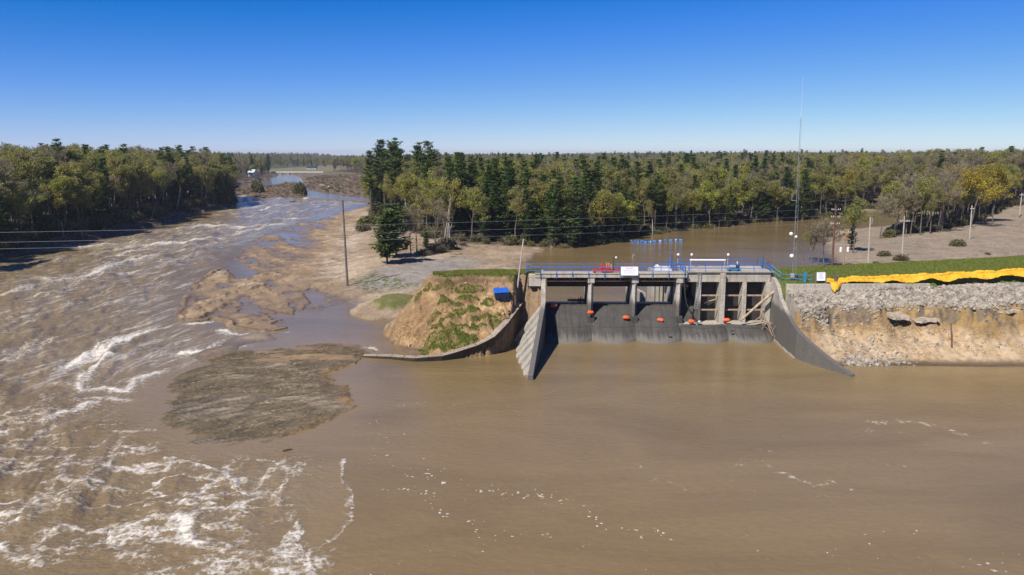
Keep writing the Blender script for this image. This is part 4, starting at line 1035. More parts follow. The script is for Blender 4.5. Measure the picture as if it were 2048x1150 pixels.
# orange floats lying on the weirs
def float_mesh():
    b = MB()
    prof = [(0.05, -0.44), (0.20, -0.42), (0.27, -0.34), (0.29, -0.2), (0.29, 0.2), (0.27, 0.34), (0.20, 0.42), (0.05, 0.44)]
    b.lathe(prof, n=12)
    b.v = [(z, y, x) for x, y, z in b.v]
    b.f = [f[::-1] for f in b.f]
    return b
FLOAT = float_mesh().mesh('float_body', M['orange'], True)
EYE = MB().tube((-0.56, 0, 0), (0.56, 0, 0), 0.035, n=5).mesh('rod', M['galv'])
for k, (px, py, lab) in enumerate([(1107, 611, 'orange float in shadow at the crest of the first gate bay'), (1181, 625, 'orange float lying against the first pier of the dam'), (1252, 635, 'orange float on the second weir just before the second pier'),
                                   (1321, 640, 'orange float in the middle of the third weir'), (1383, 643, 'orange float at the foot of the black hanging pipe'), (1453, 640, 'orange float on the sill in front of the square openings')]):
    Yk = [111.6, 109.4, 109.6, 109.3, 109.0, 109.2][k]
    x, y, z = aty(px, py, Yk)
    r = empty('float_buoy', (x, y, z), lab, 'buoy', 'orange floats on the spillway')
    r.rotation_euler = (0.2, random.uniform(-0.15, 0.15), random.uniform(-0.25, 0.25))
    link('body', FLOAT, r); link('rod', EYE, r)
# dark scour holes / debris pads on the weir face
for px, py, w, lab in ((1218, 683, 0.75, 'small dark drain grate low on the second weir'), (1340, 674, 0.95, 'dark oval drain grate on the third weir'), (1394, 667, 0.75, 'dark oval drain grate below the black pipe'), (1464, 662, 0.7, 'dark oval drain grate under the square openings')):
    Yk = 106.2 if py > 680 else (106.6 if py > 670 else 107.0)
    x, y, z = aty(px, py, Yk)
    b = MB().ball((0, 0, 0), 0.36 * w, 0.24 * w, 0.14 * w, 10, 5)
    tag(b.build('drain_grate', M['black'], loc=(x, y, z), smooth=True), lab, 'grate')
    
# red hoist carriage on the deck
hx, hy, _ = aty(1212, 543, 111.2)
ho = empty('gate_hoist', (hx, 111.3, 9.5), 'red gate hoist machine on rails on the dam deck', 'hoist')
MB().box(-2.0, 2.6, -0.55, -0.4, 0.18, 0.42).box(-2.0, 2.6, 0.4, 0.55, 0.18, 0.42).box(-2.0, -1.85, -0.4, 0.4, 0.2, 0.4).box(2.45, 2.6, -0.4, 0.4, 0.2, 0.4).build('frame', M['red'], ho)
MB().box(-0.9, 0.6, -0.45, 0.45, 0.43, 0.85).build('gearbox', M['red'], ho, bevel=0.06)
b = MB().tube((-0.55, -0.5, 0.98), (-0.55, 0.5, 0.98), 0.32, n=12); b.build('drum', M['red'], ho)
MB().tube((0.1, -0.1, 0.86), (0.1, -0.1, 1.5), 0.09, n=8).tube((0.45, 0.1, 0.86), (0.45, 0.1, 1.45), 0.09, n=8).tube((0.8, 0, 0.43), (0.8, 0, 1.2), 0.13, n=8).build('gear_shaft', M['crossarm'], ho)
for wx_ in (-1.7, 2.3):
    for wy_ in (-0.48, 0.48): MB().tube((wx_, wy_ - 0.05, 0.18), (wx_, wy_ + 0.05, 0.18), 0.175, n=10).build('wheel', M['steel'], ho)
# black and grey machine on the headworks deck
hx, hy, hz = aty(1467, 549, 110.9)
mc = empty('pump_unit', (hx, 110.95, 9.78), 'dark blue and grey pump unit by the headworks railing', 'machine')
MB().box(-1.0, 1.0, -0.35, 0.35, 0.12, 0.4).build('base_frame', M['teal'], mc, bevel=0.04)
MB().tube((-0.7, 0, 0.62), (0.25, 0, 0.62), 0.26, n=10).build('motor', M['galv'], mc)
MB().box(0.3, 0.8, -0.28, 0.28, 0.4, 1.0).build('housing', M['black'], mc, bevel=0.05)
MB().tube((0.5, 0, 1.0), (0.5, 0, 1.25), 0.06, n=6).ball((0.5, 0, 1.3), 0.12, 0.12, 0.1, 8, 5).build('cap', M['white'], mc)
for wx_ in (-0.6, 0.6): MB().tube((wx_, -0.4, 0.13), (wx_, 0.4, 0.13), 0.13, n=8).build('roller', M['black'], mc)
# lamps
def lamp(px, pyb, pyt, Yk, z0, lab, goose=False, dark=False):
    x, y, z = aty(px, pyt, Yk)
    r = empty('lamp_post', (x, y, z0), lab, 'lamp')
    H_ = z - z0
    m = M['black'] if dark else M['galv']
    if goose:
        MB().tube((0, 0, 0), (0, 0, H_), 0.045, n=6).path([(0, 0, H_), (0.12, 0, H_ + 0.18), (0.32, 0, H_ + 0.2)], 0.035).build('pole', m, r)
        MB().lathe([(0.04, 0.12), (0.15, 0.05), (0.17, -0.12), (0.10, -0.16)], (0.4, 0, H_ + 0.12), 8).build('shade', M['white'], r)
    else:
        MB().tube((0, 0, 0), (0, 0, H_), 0.05, n=6).build('pole', m, r)
        MB().lathe([(0.06, -0.3), (0.09, -0.2), (0.10, -0.12)], (0, 0, H_ + 0.1), 8).build('collar', M['black'], r)
        MB().ball((0.03, 0, H_ + 0.28), 0.21, 0.20, 0.22, 10, 6).build('globe', M['white'], r, smooth=True)
lamp(1227, 540, 516, 112.6, 9.5, 'thin black gooseneck lamp beside the red hoist', True, True)
lamp(1356, 540, 513, 113.0, 9.64, 'white globe lamp at the step up to the headworks deck')
lamp(1383, 540, 513, 115.0, 9.64, 'white globe lamp at the left end of the white pipe')
lamp(1456, 540, 513, 115.0, 9.64, 'white globe lamp just past the white pipe')
x0_, _, z_ = aty(1380, 520, 114.6); x1_, _, _ = aty(1451, 522, 114.6)
pr_ = empty('pipe_rack', ((x0_ + x1_) / 2, 114.6, 9.64), 'long white horizontal pipe on two stands over the headworks deck', 'pipe')
L_ = (x1_ - x0_) / 2
MB().tube((-L_, 0, z_ - 9.64), (L_, 0, z_ - 9.66), 0.13, n=8).build('pipe', M['white'], pr_)
for s_ in (-0.96, 0.96): MB().tube((s_ * L_, 0.0, 0), (s_ * L_, 0, z_ - 9.77), 0.06, n=6).build('stand', M['galv'], pr_)
for px, pyt, pyb, Yk, lab in ((1344, 509, 537, 114.2, 'grey upright steel panel where the two decks meet'), (1526, 511, 540, 115.0, 'grey upright steel panel at the bank end of the headworks')):
    x, y, zt = aty(px, pyt, Yk)
    r = empty('steel_panel', (x, y, 9.64), lab, 'panel')
    b = MB().hexa([(-0.22, -0.5, 0), (-0.18, -0.5, 0), (0.30, 0.5, 0), (0.26, 0.5, 0)], [(-0.22, -0.5, zt - 9.64), (-0.18, -0.5, zt - 9.64), (0.30, 0.5, zt - 9.94), (0.26, 0.5, zt - 9.94)]).build('plate', M['galv'], r)
    MB().tube((-0.22, -0.5, 0), (-0.22, -0.5, zt - 9.5), 0.05, n=6).build('post', M['blue'], r)
x, y, z = aty(1323, 531, 116)
tag(MB().box(-1.3, 1.3, -0.7, 0.7, 0, 0.75).box(-1.1, -0.7, -0.6, 0.6, 0.751, 1.0).build('concrete_block', M['white'], loc=(x + 0.3, 116.2, 8.9), bevel=0.05), 'pale concrete block behind the deck near the globe lamp', 'block')
x, y, z = aty(1537, 528, 113)
tag(MB().box(-0.18, 0.18, -0.1, 0.1, 0, 0.5).tube((0.22, 0, -0.9), (0.5, 0, 1.0), 0.05, n=5).tube((0, 0, -0.9), (0, 0, 0.0), 0.05, n=5).build('hazard_marker', [M['rust']], loc=(x, y, z)), 'leaning reddish marker post at the end of the headworks railing', 'marker')
# ladder and black hanging pipe in the narrow bay
ld_ = empty('ladder', (27.6, 110.3, 3.5), 'thin steel ladder hanging beside the narrow dark bay', 'ladder')
for s_ in (-0.22, 0.22): MB().tube((s_, 0, 0.6), (s_ + 0.35, 0, 6.2), 0.035, n=5).build('stile', M['galv'], ld_)
for k in range(14): MB().tube((-0.22 + 0.025 * k, 0, 0.7 + 0.4 * k), (0.22 + 0.025 * k, 0, 0.7 + 0.4 * k), 0.025, n=5).build('rung', M['galv'], ld_)
pp = [aty(1369, 560, 109.8), aty(1370, 590, 109.7), aty(1373, 607, 109.6), aty(1380, 622, 109.4), aty(1390, 637, 109.2), aty(1396, 645, 109.0)]
hp = empty('hose', pp[-1], 'black pipe hanging from the deck into the narrow bay', 'pipe')
part(MB().path(pp, 0.11, n=7), 'pipe', M['black'], hp)
part(MB().ball((pp[-1][0] + 0.2, pp[-1][1], pp[-1][2] + 0.1), 0.3, 0.25, 0.22, 8, 5), 'float_end', M['galv'], hp)
# timbers and drift caught at the end of the spillway
pa = aty(1481, 641, 108.7); pb = aty(1556, 576, 109.4)
tag(MB().path([pa, tuple((pa[i] + pb[i]) / 2 + (0.05 if i == 2 else 0) for i in range(3)), pb], 0.17, 0.24, n=8).build('fallen_log', M['log'], smooth=False), 'long pale log leaning across the openings from sill to bank', 'log')
sn = empty('driftwood_snag', aty(1540, 660, 107.6), 'tangle of broken branches jammed against the curved wing wall', 'driftwood')
for (xa, ya, xb, yb, r) in ((1522, 623, 1545, 672, 0.16), (1508, 643, 1531, 626, 0.06), (1500, 650, 1546, 645, 0.05), (1522, 660, 1538, 640, 0.05), (1524, 641, 1544, 648, 0.06), (1535, 678, 1552, 650, 0.05), (1526, 652, 1540, 664, 0.05), (1534, 640, 1550, 676, 0.08), (1518, 634, 1527, 655, 0.05)):
    Ya = random.uniform(107.2, 108.2)
    part(MB().path([aty(xa, ya, Ya), aty((xa + xb) / 2 + 1, (ya + yb) / 2 - 1.5, Ya - 0.2), aty(xb, yb, Ya - 0.3)], r, r * 0.5, n=6), 'branch', M['log'], sn)
for (xa, ya, xb, yb, lab, mt) in ((1480, 658, 1533, 645, 'dark waterlogged plank lying along the sill by the snag', 'deadbark'), (1408, 606, 1432, 598, 'pale broken plank wedged in the first square opening', 'log')):
    Yk = 108.6 if xa > 1450 else 111.6
    tag(MB().path([aty(xa, ya, Yk), aty(xb, yb, Yk + 0.2)], 0.13, 0.08, n=5).build('drift_plank', M[mt]), lab, 'plank')
# root wad on the first weir
rw = empty('root_wad', aty(1160, 608, 113.6), 'dark uprooted stump with roots caught on the first weir crest', 'stump')
c_ = Vector(aty(1160, 604, 113.4))
part(MB().path([c_ + Vector((-1.9, 0.3, 0.25)), c_ + Vector((0, 0, 0.3)), c_ + Vector((1.9, 0.2, 0.1))], 0.16, 0.22, n=7), 'stem', M['deadbark'], rw)
for k in range(26):
    a_ = random.uniform(0, 2 * pi); L_ = random.uniform(0.4, 1.3); s_ = Vector((random.uniform(-1.0, 1.1), 0, 0.3))
    part(MB().path([c_ + s_, c_ + s_ + Vector((0.6 * L_ * cos(a_), -0.3 * L_, 0.45 * L_ * sin(a_) + 0.1)), c_ + s_ + Vector((L_ * cos(a_), -0.5 * L_, 0.8 * L_ * sin(a_)))], 0.06, 0.02, n=4), 'root', M['deadbark'], rw)

# blue bin on the slumped bank
bx, by, bz = hit(1003, 598, 0.0, 97.0, 112.0)
bn = empty('storage_bin', (bx, by, bz), 'blue lidded storage bin stranded on the slumped grassy bank', 'bin')
MB().hexa([(-0.95, -0.6, 0), (0.95, -0.6, 0), (0.95, 0.6, 0), (-0.95, 0.6, 0)], [(-1.05, -0.7, 1.0), (1.05, -0.7, 1.0), (1.05, 0.7, 1.15), (-1.05, 0.7, 1.15)]).build('body', M['navy'], bn, bevel=0.04)
MB().hexa([(-1.1, -0.76, 1.01), (1.1, -0.76, 1.01), (1.1, 0.76, 1.16), (-1.1, 0.76, 1.16)], [(-1.08, -0.7, 1.1), (1.08, -0.7, 1.1), (1.05, 0.72, 1.5), (-1.05, 0.72, 1.5)]).build('lid', M['bluebox'], bn, bevel=0.03)
MB().box(-0.06, 0.06, -0.82, -0.76, 0.98, 1.12).build('latch', M['black'], bn)
for k in (-0.5, 0.0, 0.5): MB().box(k - 0.05, k + 0.05, -0.72, -0.66, 0.1, 0.95).build('rib', M['navy'], bn)
bn.rotation_euler = (0, radians(-2), radians(8))

# yellow silt curtain along the crest
b = MB()
CURT = [(1642, 571), (1660, 567), (1685, 563), (1712, 559), (1740, 554), (1765, 549), (1785, 547), (1815, 549), (1845, 551), (1875, 550), (1905, 547), (1932, 544), (1950, 545), (1980, 543), (2010, 542), (2048, 540), (2090, 538), (2150, 536)]
rr_ = random.Random(9)
P_ = []
for k_, xx in enumerate(np.linspace(45.3, 92, 24)):
    q_ = float(terrain(np.array([xx]), np.array([107.0]))[1]['q'][0])
    yy = 107.0 - (q_ - 13.55) + 0.12 * sin(xx * 0.8)
    if xx < 60: yy = max(yy, 106.55)
    P_.append((float(xx), yy, max(ground_z(xx, yy), 8.62 if xx < 60 else 0) + 0.24 + 0.08 * sin(xx * 1.7)))
rad = [0.26] * len(P_)
def smooth_line(P, k=5):
    out = []
    for i in range(len(P) - 1):
        for j in range(k):
            t_ = j / k
            p0 = P[max(i - 1, 0)]; p1 = P[i]; p2 = P[i + 1]; p3 = P[min(i + 2, len(P) - 1)]
            out.append(tuple(0.5 * (2 * p1[c] + (p2[c] - p0[c]) * t_ + (2 * p0[c] - 5 * p1[c] + 4 * p2[c] - p3[c]) * t_ * t_ + (3 * p1[c] - p0[c] - 3 * p2[c] + p3[c]) * t_ ** 3) for c in range(3)))
    out.append(P[-1]); return out
PS = smooth_line(P_, 6)
yc = empty('silt_curtain', (P_[0][0], P_[0][1], P_[0][2]), 'long crumpled bright yellow silt curtain laid along the embankment crest', 'silt curtain')
def ribbon(rows_, name, mat, parent):
    n = len(rows_[0]); V = [p for r_ in rows_ for p in r_]
    Fq = [(j * n + i, j * n + i + 1, (j + 1) * n + i + 1, (j + 1) * n + i) for j in range(len(rows_) - 1) for i in range(n - 1)]
    me = bpy.data.meshes.new(name); me.from_pydata([tuple(map(float, v)) for v in V], [], Fq); me.materials.append(mat)
    for p_ in me.polygons: p_.use_smooth = True
    o = link(name, me, parent); o.location = -Vector(parent.location)
    so = o.modifiers.new('solid', 'SOLIDIFY'); so.thickness = 0.03
    return o
tubeR = []
for a_i in range(11):
    a_ = 2 * pi * a_i / 10; row = []
    for i, p_ in enumerate(PS):
        rr0 = 0.26 + 0.05 * sin(i * 1.1) + 0.04 * sin(i * 2.7) - (0.11 if i % 9 == 0 else 0)
        row.append((p_[0], p_[1] + rr0 * cos(a_), p_[2] + rr0 * 0.9 * sin(a_)))
    tubeR.append(row)
ribbon(tubeR, 'float_tube', M['yellow'], yc)
skirt = []
for j in range(10):
    row = []
    for i, p_ in enumerate(PS):
        wd = 1.0 + 0.15 * sin(i * 0.23 + 1) + 0.10 * sin(i * 1.1)
        if 9 < i < 26: wd *= 0.7
        if i < 7: wd = 1.9 * (1 - i / 9) + 0.3
        f_ = j / 9
        x_ = p_[0] + (0.65 * f_ if i < 8 else 0.12 * sin(i * 1.3 + j)); y_ = p_[1] - 0.12 - wd * f_
        row.append((x_, y_))
    gz = terrain(np.array([r_[0] for r_ in row]), np.array([r_[1] for r_ in row]))[0]
    nw = []
    for i, (r_, z_) in enumerate(zip(row, gz)):
        zz = float(z_)
        if r_[0] < 60.2 and r_[1] > 105.8: zz = max(zz, 8.72)          # lies over the low wall
        f_ = j / 9; drop_ = (1.45 * (1 - i / 10) if i < 8 else 0.62 + 0.25 * sin(i * 0.4)) * f_
        nw.append((r_[0], r_[1], max(min(zz, PS[i][2]), PS[i][2] - 0.12 - drop_) + 0.05 + 0.09 * abs(sin(i * 1.9 + j * 1.1)) + 0.06 * sin(i * 0.7 + j * 2.3)))
    skirt.append(nw)
ribbon(skirt, 'skirt', M['yellow'], yc)

# riprap stones (too many to count) and broken slabs below them
_rock = []
for v_ in range(5):
    rg = random.Random(40 + v_)
    vs = [(sx * rg.uniform(0.6, 1), sy * rg.uniform(0.6, 1), sz * rg.uniform(0.5, 0.9)) for sx in (-1, 1) for sy in (-1, 1) for sz in (-1, 1)] + [(rg.uniform(-.2, .2), rg.uniform(-.2, .2), 1.05)]
    _rock.append(np.array(vs))
_rf = [(0, 1, 3, 2), (4, 6, 7, 5), (0, 4, 5, 1), (2, 3, 7, 6), (0, 2, 6, 4)]
_rt = [(1, 5, 8), (5, 7, 8), (7, 3, 8), (3, 1, 8)]
def rock_pile(name, pts_, sizes, label, mat='rock', cat=None):
    V = []; Qd = []; T = []; base_ = 0
    for (x, y, z), s in zip(pts_, sizes):
        r = _rock[RNG.integers(5)] * s * np.array([RNG.uniform(0.8, 1.4), RNG.uniform(0.7, 1.2), RNG.uniform(0.5, 0.9)])
        a = RNG.uniform(0, 2 * pi); ca, sa = cos(a), sin(a); tl = RNG.normal(0, 0.3)
        rx = r[:, 0] * ca - r[:, 1] * sa; ry = r[:, 0] * sa + r[:, 1] * ca; rz = r[:, 2] + tl * rx
        V.append(np.stack([rx + x, ry + y, rz + z], -1))
        Qd += [tuple(base_ + i for i in f) for f in _rf]; T += [tuple(base_ + i for i in f) for f in _rt]; base_ += 9
    me = mesh_from(name, np.concatenate(V), quads=Qd, tris=T, mats=[M[mat]])
    return tag(link(name, me), label, kind='stuff')
n = 22000
xs = RNG.uniform(39.5, 82, n); qs = RNG.uniform(6.5, 12.3, n); ys = RIGHT_SHORE_Y + qs
hz, inf = terrain(xs, ys)
sq = inf['q'] - inf['sc_off']
ok = (sq > 8.75 + RNG.uniform(-0.9, 0.5, n)) & (xs > inf['wall_x'] + 0.5) & (hz > 4.3) & (inf['q'] < 12.1)
ok |= (xs < 43.5) & (sq > 5) & (xs > inf['wall_x'] + 0.5) & (RNG.random(n) < 0.5)
sz = RNG.gamma(4, 0.033, n).clip(0.06, 0.38)
rock_pile('riprap', list(zip(xs[ok], ys[ok], hz[ok] + 0.02)), sz[ok], 'grey broken riprap stones covering the upper embankment slope')
n = 420
xs = RNG.normal(46.5, 2.6, n); ys = RNG.uniform(93.8, 97.5, n); hz, inf = terrain(xs, ys)
ok = (xs > inf['wall_x'] + 0.5) & (RNG.random(n) < np.exp(-((ys - 95) / 1.6) ** 2))
rock_pile('rubble', list(zip(xs[ok], ys[ok], hz[ok])), RNG.gamma(3, 0.05, n).clip(0.06, 0.4)[ok], 'scattered grey rubble at the waterline below the eroded sand bank')
n = 900
xs = RNG.uniform(41, 82, n); ys = RIGHT_SHORE_Y + RNG.uniform(3.5, 8.5, n); hz, inf = terrain(xs, ys)
ok = (xs > inf['wall_x'] + 0.5) & (fbm(xs * 0.3, ys * 0.3, 205, 3) > 0.54)
rock_pile('scarp_stones', list(zip(xs[ok], ys[ok], hz[ok])), RNG.gamma(3, 0.04, n).clip(0.05, 0.3)[ok], 'fallen stones and clods on the eroded scarp')
for k, (px, py, w, lab) in enumerate(((1800, 634, 3.6, 'broken grey slab sticking out of the scarp below the riprap'), (1852, 640, 4.4, 'long cracked slab hanging in the middle of the scarp'), (1958, 630, 3.6, 'short undercut slab overhanging the scarp near the dark stake'), (2015, 634, 4.4, 'pale flat slab lying on the scarp at the frame edge'))):
    w *= 0.75; x, y, z = aty(px, py, 100.6)
    z = max(z, ground_z(x, 100.6) - 0.05)
    b = MB(); n_ = 7; rg = random.Random(k)
    fr_ = [-0.75 - rg.uniform(0, 0.4) for _ in range(n_ + 1)]; bk = [1.6] * (n_ + 1)
    for i in range(n_):
        xa = -w / 2 + w * i / n_; xb = -w / 2 + w * (i + 1) / n_
        b.hexa([(xa, fr_[i], -0.14 - 0.1 * (i % 2)), (xb, fr_[i + 1], -0.14 - 0.1 * (i % 3)), (xb, 1.6, -0.2), (xa, 1.6, -0.2)], [(xa, fr_[i] + 0.1, 0.12), (xb, fr_[i + 1] + 0.1, 0.12), (xb, 1.6, 0.3), (xa, 1.6, 0.3)])
    o = tag(b.build('broken_slab', M['crust'], loc=(x, y + 0.5, z - 0.05)), lab, 'slab'); o.rotation_euler = (radians(rg.uniform(-2, 10)), radians(rg.uniform(-4, 4)), radians(rg.uniform(-6, 6)))
p0 = aty(1902, 647, 98.8); p1 = aty(1904, 694, 97.0)
tag(MB().path([p0, p1], 0.09, 0.12, n=6).build('stake', M['brownpole']), 'dark upright stake exposed on the pale sand below the scarp', 'stake')

# ------------------------------------------------------------------ poles, tower and wires
def pole(px0, py0, z0, px1, py1, r, mat, label, Yk=None, name='utility_pole'):
    if Yk is None: x, y = at(px0, py0, z0)
    else: x, y, z0 = aty(px0, py0, Yk)
    tx, ty, tz = aty(px1, py1, y)
    root = empty(name, (x, y, z0 - 0.4), label, 'pole')
    d = Vector((tx - x, 0, tz - z0 + 0.4))
    MB().tube((0, 0, 0), d, r, r * 0.72, n=8).build('shaft', M[mat], root, smooth=False)
    return root, d
def arm(root, d, f, w, mat, insul=True, rz=0.0, th=0.07):
    c = d * f
    o = MB().box(-w / 2, w / 2, -0.17 - th, -0.17 + th, -th, th).build('crossarm', M[mat], root, loc=c); o.rotation_euler = (0, 0, rz)
    if insul:
        for k in (-0.46, -0.25, 0.25, 0.46): MB().lathe([(0.05, 0.0), (0.09, 0.05), (0.05, 0.12), (0.08, 0.17), (0.03, 0.24)], (k * w, -0.17, th + 0.002), 6).build('insulator', M['white'], o)
    return o
pole(695, 570, 0.9, 685, 400, 0.24, 'darkpole', 'bare dark pole standing alone on the wet sand flats')
pole(1035, 570, 0, 1047, 478, 0.13, 'greypole', 'leaning grey pole at the corner of the dam and the mound', 109.2)
r3, d3 = pole(1664, 533, 1.3, 1672, 410, 0.27, 'brownpole', 'tall reddish brown pole with three steel crossarms by the pond')
for f in (0.925, 0.815, 0.705):
    o = arm(r3, d3, f, 2.4, 'galv', True, 0.25, 0.05)
r4, d4 = pole(1687, 533, 1.4, 1691, 463, 0.2, 'tanpole', 'pale pole with orange crossarms and two white transformers')
arm(r4, d4, 0.97, 2.6, 'crossarm', True, 0.1, 0.1); arm(r4, d4, 0.80, 1.9, 'crossarm', False, 0.1, 0.08)
for s_ in (-0.9, 0.75):
    MB().lathe([(0.12, 0), (0.28, 0.03), (0.28, 0.95), (0.2, 1.02), (0.06, 1.05), (0.05, 1.25)], (s_ + d4.x * 0.5, -0.1, d4.z * 0.45), 10).build('transformer', M['white'], r4)
MB().box(-0.9, 0.75, -0.16, -0.04, -0.05, 0.05).build('bracket', M['galv'], r4, loc=(d4.x * 0.5, 0, d4.z * 0.52))
r5, d5 = pole(1736, 531, 1.4, 1741, 434, 0.2, 'greypole', 'slim grey pole left of the crossarm pole on the sandy flat')
MB().tube((0.0, -0.2, d5.z * 0.86), (0.05, -0.2, d5.z * 0.98), 0.06, n=6).build('conduit', M['galv'], r5)
r6, d6 = pole(1804, 513, 1.6, 1809, 432, 0.2, 'greypole', 'pale pole with one wide crossarm in the middle of the sandy flat')
arm(r6, d6, 0.88, 2.5, 'greypole', True, 0.0, 0.09)
r7, d7 = pole(1939, 479, 1.9, 1944, 411, 0.22, 'greypole', 'pale pole on the far part of the sandy flat')
arm(r7, d7, 0.90, 1.4, 'galv', True, 0.4, 0.05)
r8, d8 = pole(2039, 428, 5.0, 2044, 386, 0.24, 'greypole', 'pale pole on the rising ground at the frame edge')
arm(r8, d8, 0.9, 2.0, 'greypole', True, 0.2, 0.08)

xb, yb, zb = aty(1587, 553, 108.5)
tw = empty('lattice_mast', (xb, yb, zb), 'tall slender steel lattice mast with dishes rising from the grass by the dam', 'mast')
HT = aty(1602, 236, yb)[2] - zb; HT2 = aty(1606, 152, yb)[2] - zb
xt = aty(1602, 236, yb)[0] - xb; xt2 = aty(1606, 152, yb)[0] - xb
def tw_c(f): return Vector((xt * f, 0, HT * f))
def tw_w(f): return 0.27 - 0.17 * min(1, f * 1.25)
corn = [(-1, -0.58), (1, -0.58), (0, 1.15)]
def tw_p(k, f): c = tw_c(f); w = tw_w(f); return c + Vector((corn[k][0] * w, corn[k][1] * w, 0))
for k in range(3): MB().path([tw_p(k, i / 12) for i in range(13)], 0.017, 0.014, n=4).build('leg', M['towersteel'], tw)
for i in range(30):
    f0, f1 = i / 30, (i + 1) / 30
    b = MB()
    for k in range(3):
        a_, c_ = (k, (k + 1) % 3) if i % 2 else ((k + 1) % 3, k)
        b.tube(tw_p(a_, f0), tw_p(c_, f1), 0.006, n=3)
    b.build('brace', M['towersteel'], tw)
MB().path([tw_c(1.0), Vector((xt + (xt2 - xt) * 0.5, 0, HT + (HT2 - HT) * 0.5)), Vector((xt2, 0, HT2))], 0.014, 0.009, n=4).build('aerial', M['white'], tw)
for px, py, r, s in ((1583, 511, 0.28, -0.1), (1584, 467, 0.26, -0.25), (1589, 473, 0.2, 0.1)):
    c = Vector(aty(px, py, yb)) - Vector((xb, yb, zb)) + Vector((s, -0.35, 0))
    MB().lathe([(r, 0), (r * 0.8, 0.07), (r * 0.4, 0.12), (0.04, 0.13)], (0, 0, 0), 12).build('dish', M['white'], tw, loc=c).rotation_euler = (radians(80), 0, radians(-20))
c = Vector(aty(1590, 401, yb)) - Vector((xb, yb, zb))
MB().tube(c + Vector((-0.5, -0.1, 0)), c + Vector((0.1, -0.1, 0)), 0.03, n=5).tube(c + Vector((-0.5, -0.1, 0)), c + Vector((-0.5, -0.1, 1.1)), 0.025, n=5).build('side_antenna', M['galv'], tw)
MB().box(-0.55, -0.05, -0.5, -0.05, -0.1, 0.5).build('cabinet', M['galv'], tw, bevel=0.03)
MB().box(0.15, 0.5, -0.5, -0.2, -0.1, 0.35).build('cabinet', M['black'], tw, bevel=0.03)

pR = Vector(r3.location)
for k, (f, ys, lab) in enumerate(((0.925, (454, 441), 'topmost of the three pale wires strung across the river'), (0.815, (474, 469), 'middle one of the three pale wires strung across the river'), (0.705, (487, 478), 'lowest of the three pale wires strung across the river'))):
    for s_ in (0.0,):
        e = pR + d3 * f + Vector((-0.6, -0.17, 0.3))
        a0 = Vector(aty(0, ys[0], 118.0)); dirn = (a0 - e); pts_w = []
        for j in range(41):
            t_ = j / 40 * 1.35
            p_ = e + dirn * t_
            p_.z += -1.1 * 4 * (t_ / 1.35) * (1 - t_ / 1.35)
            pts_w.append(p_)
        tag(MB().path(pts_w, 0.010, 0.026, n=4).build('power_line', M['wire']), lab, 'wire', 'wires across the river')

# floating drums on the pond
DR = [(1263, 482, 'w'), (1268, 483, 'b'), (1276, 484, 'b'), (1284, 483.5, 'b'), (1292, 485, 'b'), (1300, 484.5, 'p'), (1310, 483, 'b'), (1320, 482.5, 'p'), (1331, 481, 'b'), (1342, 481, 'b'), (1353, 480.5, 'p'), (1362, 480.5, 'b')]
DM = {k: MB().lathe([(0.2, -0.55), (0.36, -0.53), (0.38, -0.45), (0.36, -0.2), (0.38, -0.16), (0.36, -0.12), (0.36, 0.12), (0.38, 0.16), (0.36, 0.2), (0.38, 0.45), (0.36, 0.53), (0.2, 0.55)], n=12).mesh('drum', M[m_]) for k, m_ in (('b', 'bluedrum'), ('p', 'bluedrum'), ('w', 'white'))}
ords = ['', 'first', 'second', 'third', 'fourth', 'fifth', 'sixth', 'seventh', 'eighth', 'ninth', 'tenth', 'eleventh']
for k, (px, py, c_) in enumerate(DR):
    x, y = at(px, py, 0.15)
    o = link('float_drum', DM[c_], None, (x, y, 0.16)); o.rotation_euler = (radians(90), 0, radians(random.uniform(-35, 35)) + (pi / 2 if k % 2 else 0.3)); o.scale = (1.0, 1.0, 1.0)
    tag(o, 'white drum at the end of the float line on the pond' if c_ == 'w' else ords[k] + ' blue drum after the white one in the pond float line', 'drum', 'drums of the pond float line')
    if c_ == 'p':
        b = MB().lathe([(0.385, -0.1), (0.395, -0.09), (0.395, 0.09), (0.385, 0.1)], n=12); b.build('band', M['white'], o)
tag(MB().path([(*at(px, py + 1, 0.05), 0.02) for px, py, _ in DR], 0.03, n=4).build('float_cable', M['black']), 'cable linking the blue drums on the pond', 'cable')
for px, py, lab in ((1267, 514, 'pale snag poking from the pond behind the warning sign'), (1103, 497, 'pale broken stub at the pond edge in the wood shadow')):
    x, y = at(px, py, 0)
    o = tag(MB().path([(-0.4, 0, -0.3), (-0.1, 0, 0.5), (0.0, 0, 1.0)], 0.16, 0.09, n=6).path([(0.0, 0, 0.2), (0.45, 0, 0.6)], 0.09, 0.05, n=5).build('snag', M['log'], loc=(x, y, 0)), lab, 'snag')

# ------------------------------------------------------------------ trees
def cards(C, A, B, shade):
    """quads with centres C spanned by A and B"""
    n = len(C)
    V = np.stack([C - A - B, C + A - B, C + A + B, C - A + B], 1).reshape(-1, 3)
    Q = np.arange(4 * n).reshape(n, 4)
    return V, Q, np.repeat(shade, 4)
def unit(v): return v / np.maximum(np.linalg.norm(v, axis=-1, keepdims=True), 1e-9)
def shade_attr(me, s):
    a = me.attributes.new('shade', 'FLOAT_COLOR', 'POINT')
    d = np.ones((len(s), 4), np.float32); d[:, :3] = np.asarray(s)[:, None]
    a.data.foreach_set('color', d.ravel())
def trunk_mesh(name, paths, mat, n=5):
    b = MB()
    for p in paths:
        for i in range(len(p) - 1): b.tube(p[i][:3], p[i + 1][:3], p[i][3], p[i + 1][3], n if p[i][3] > 0.07 else 3, False)
    return b.mesh(name, mat, False)

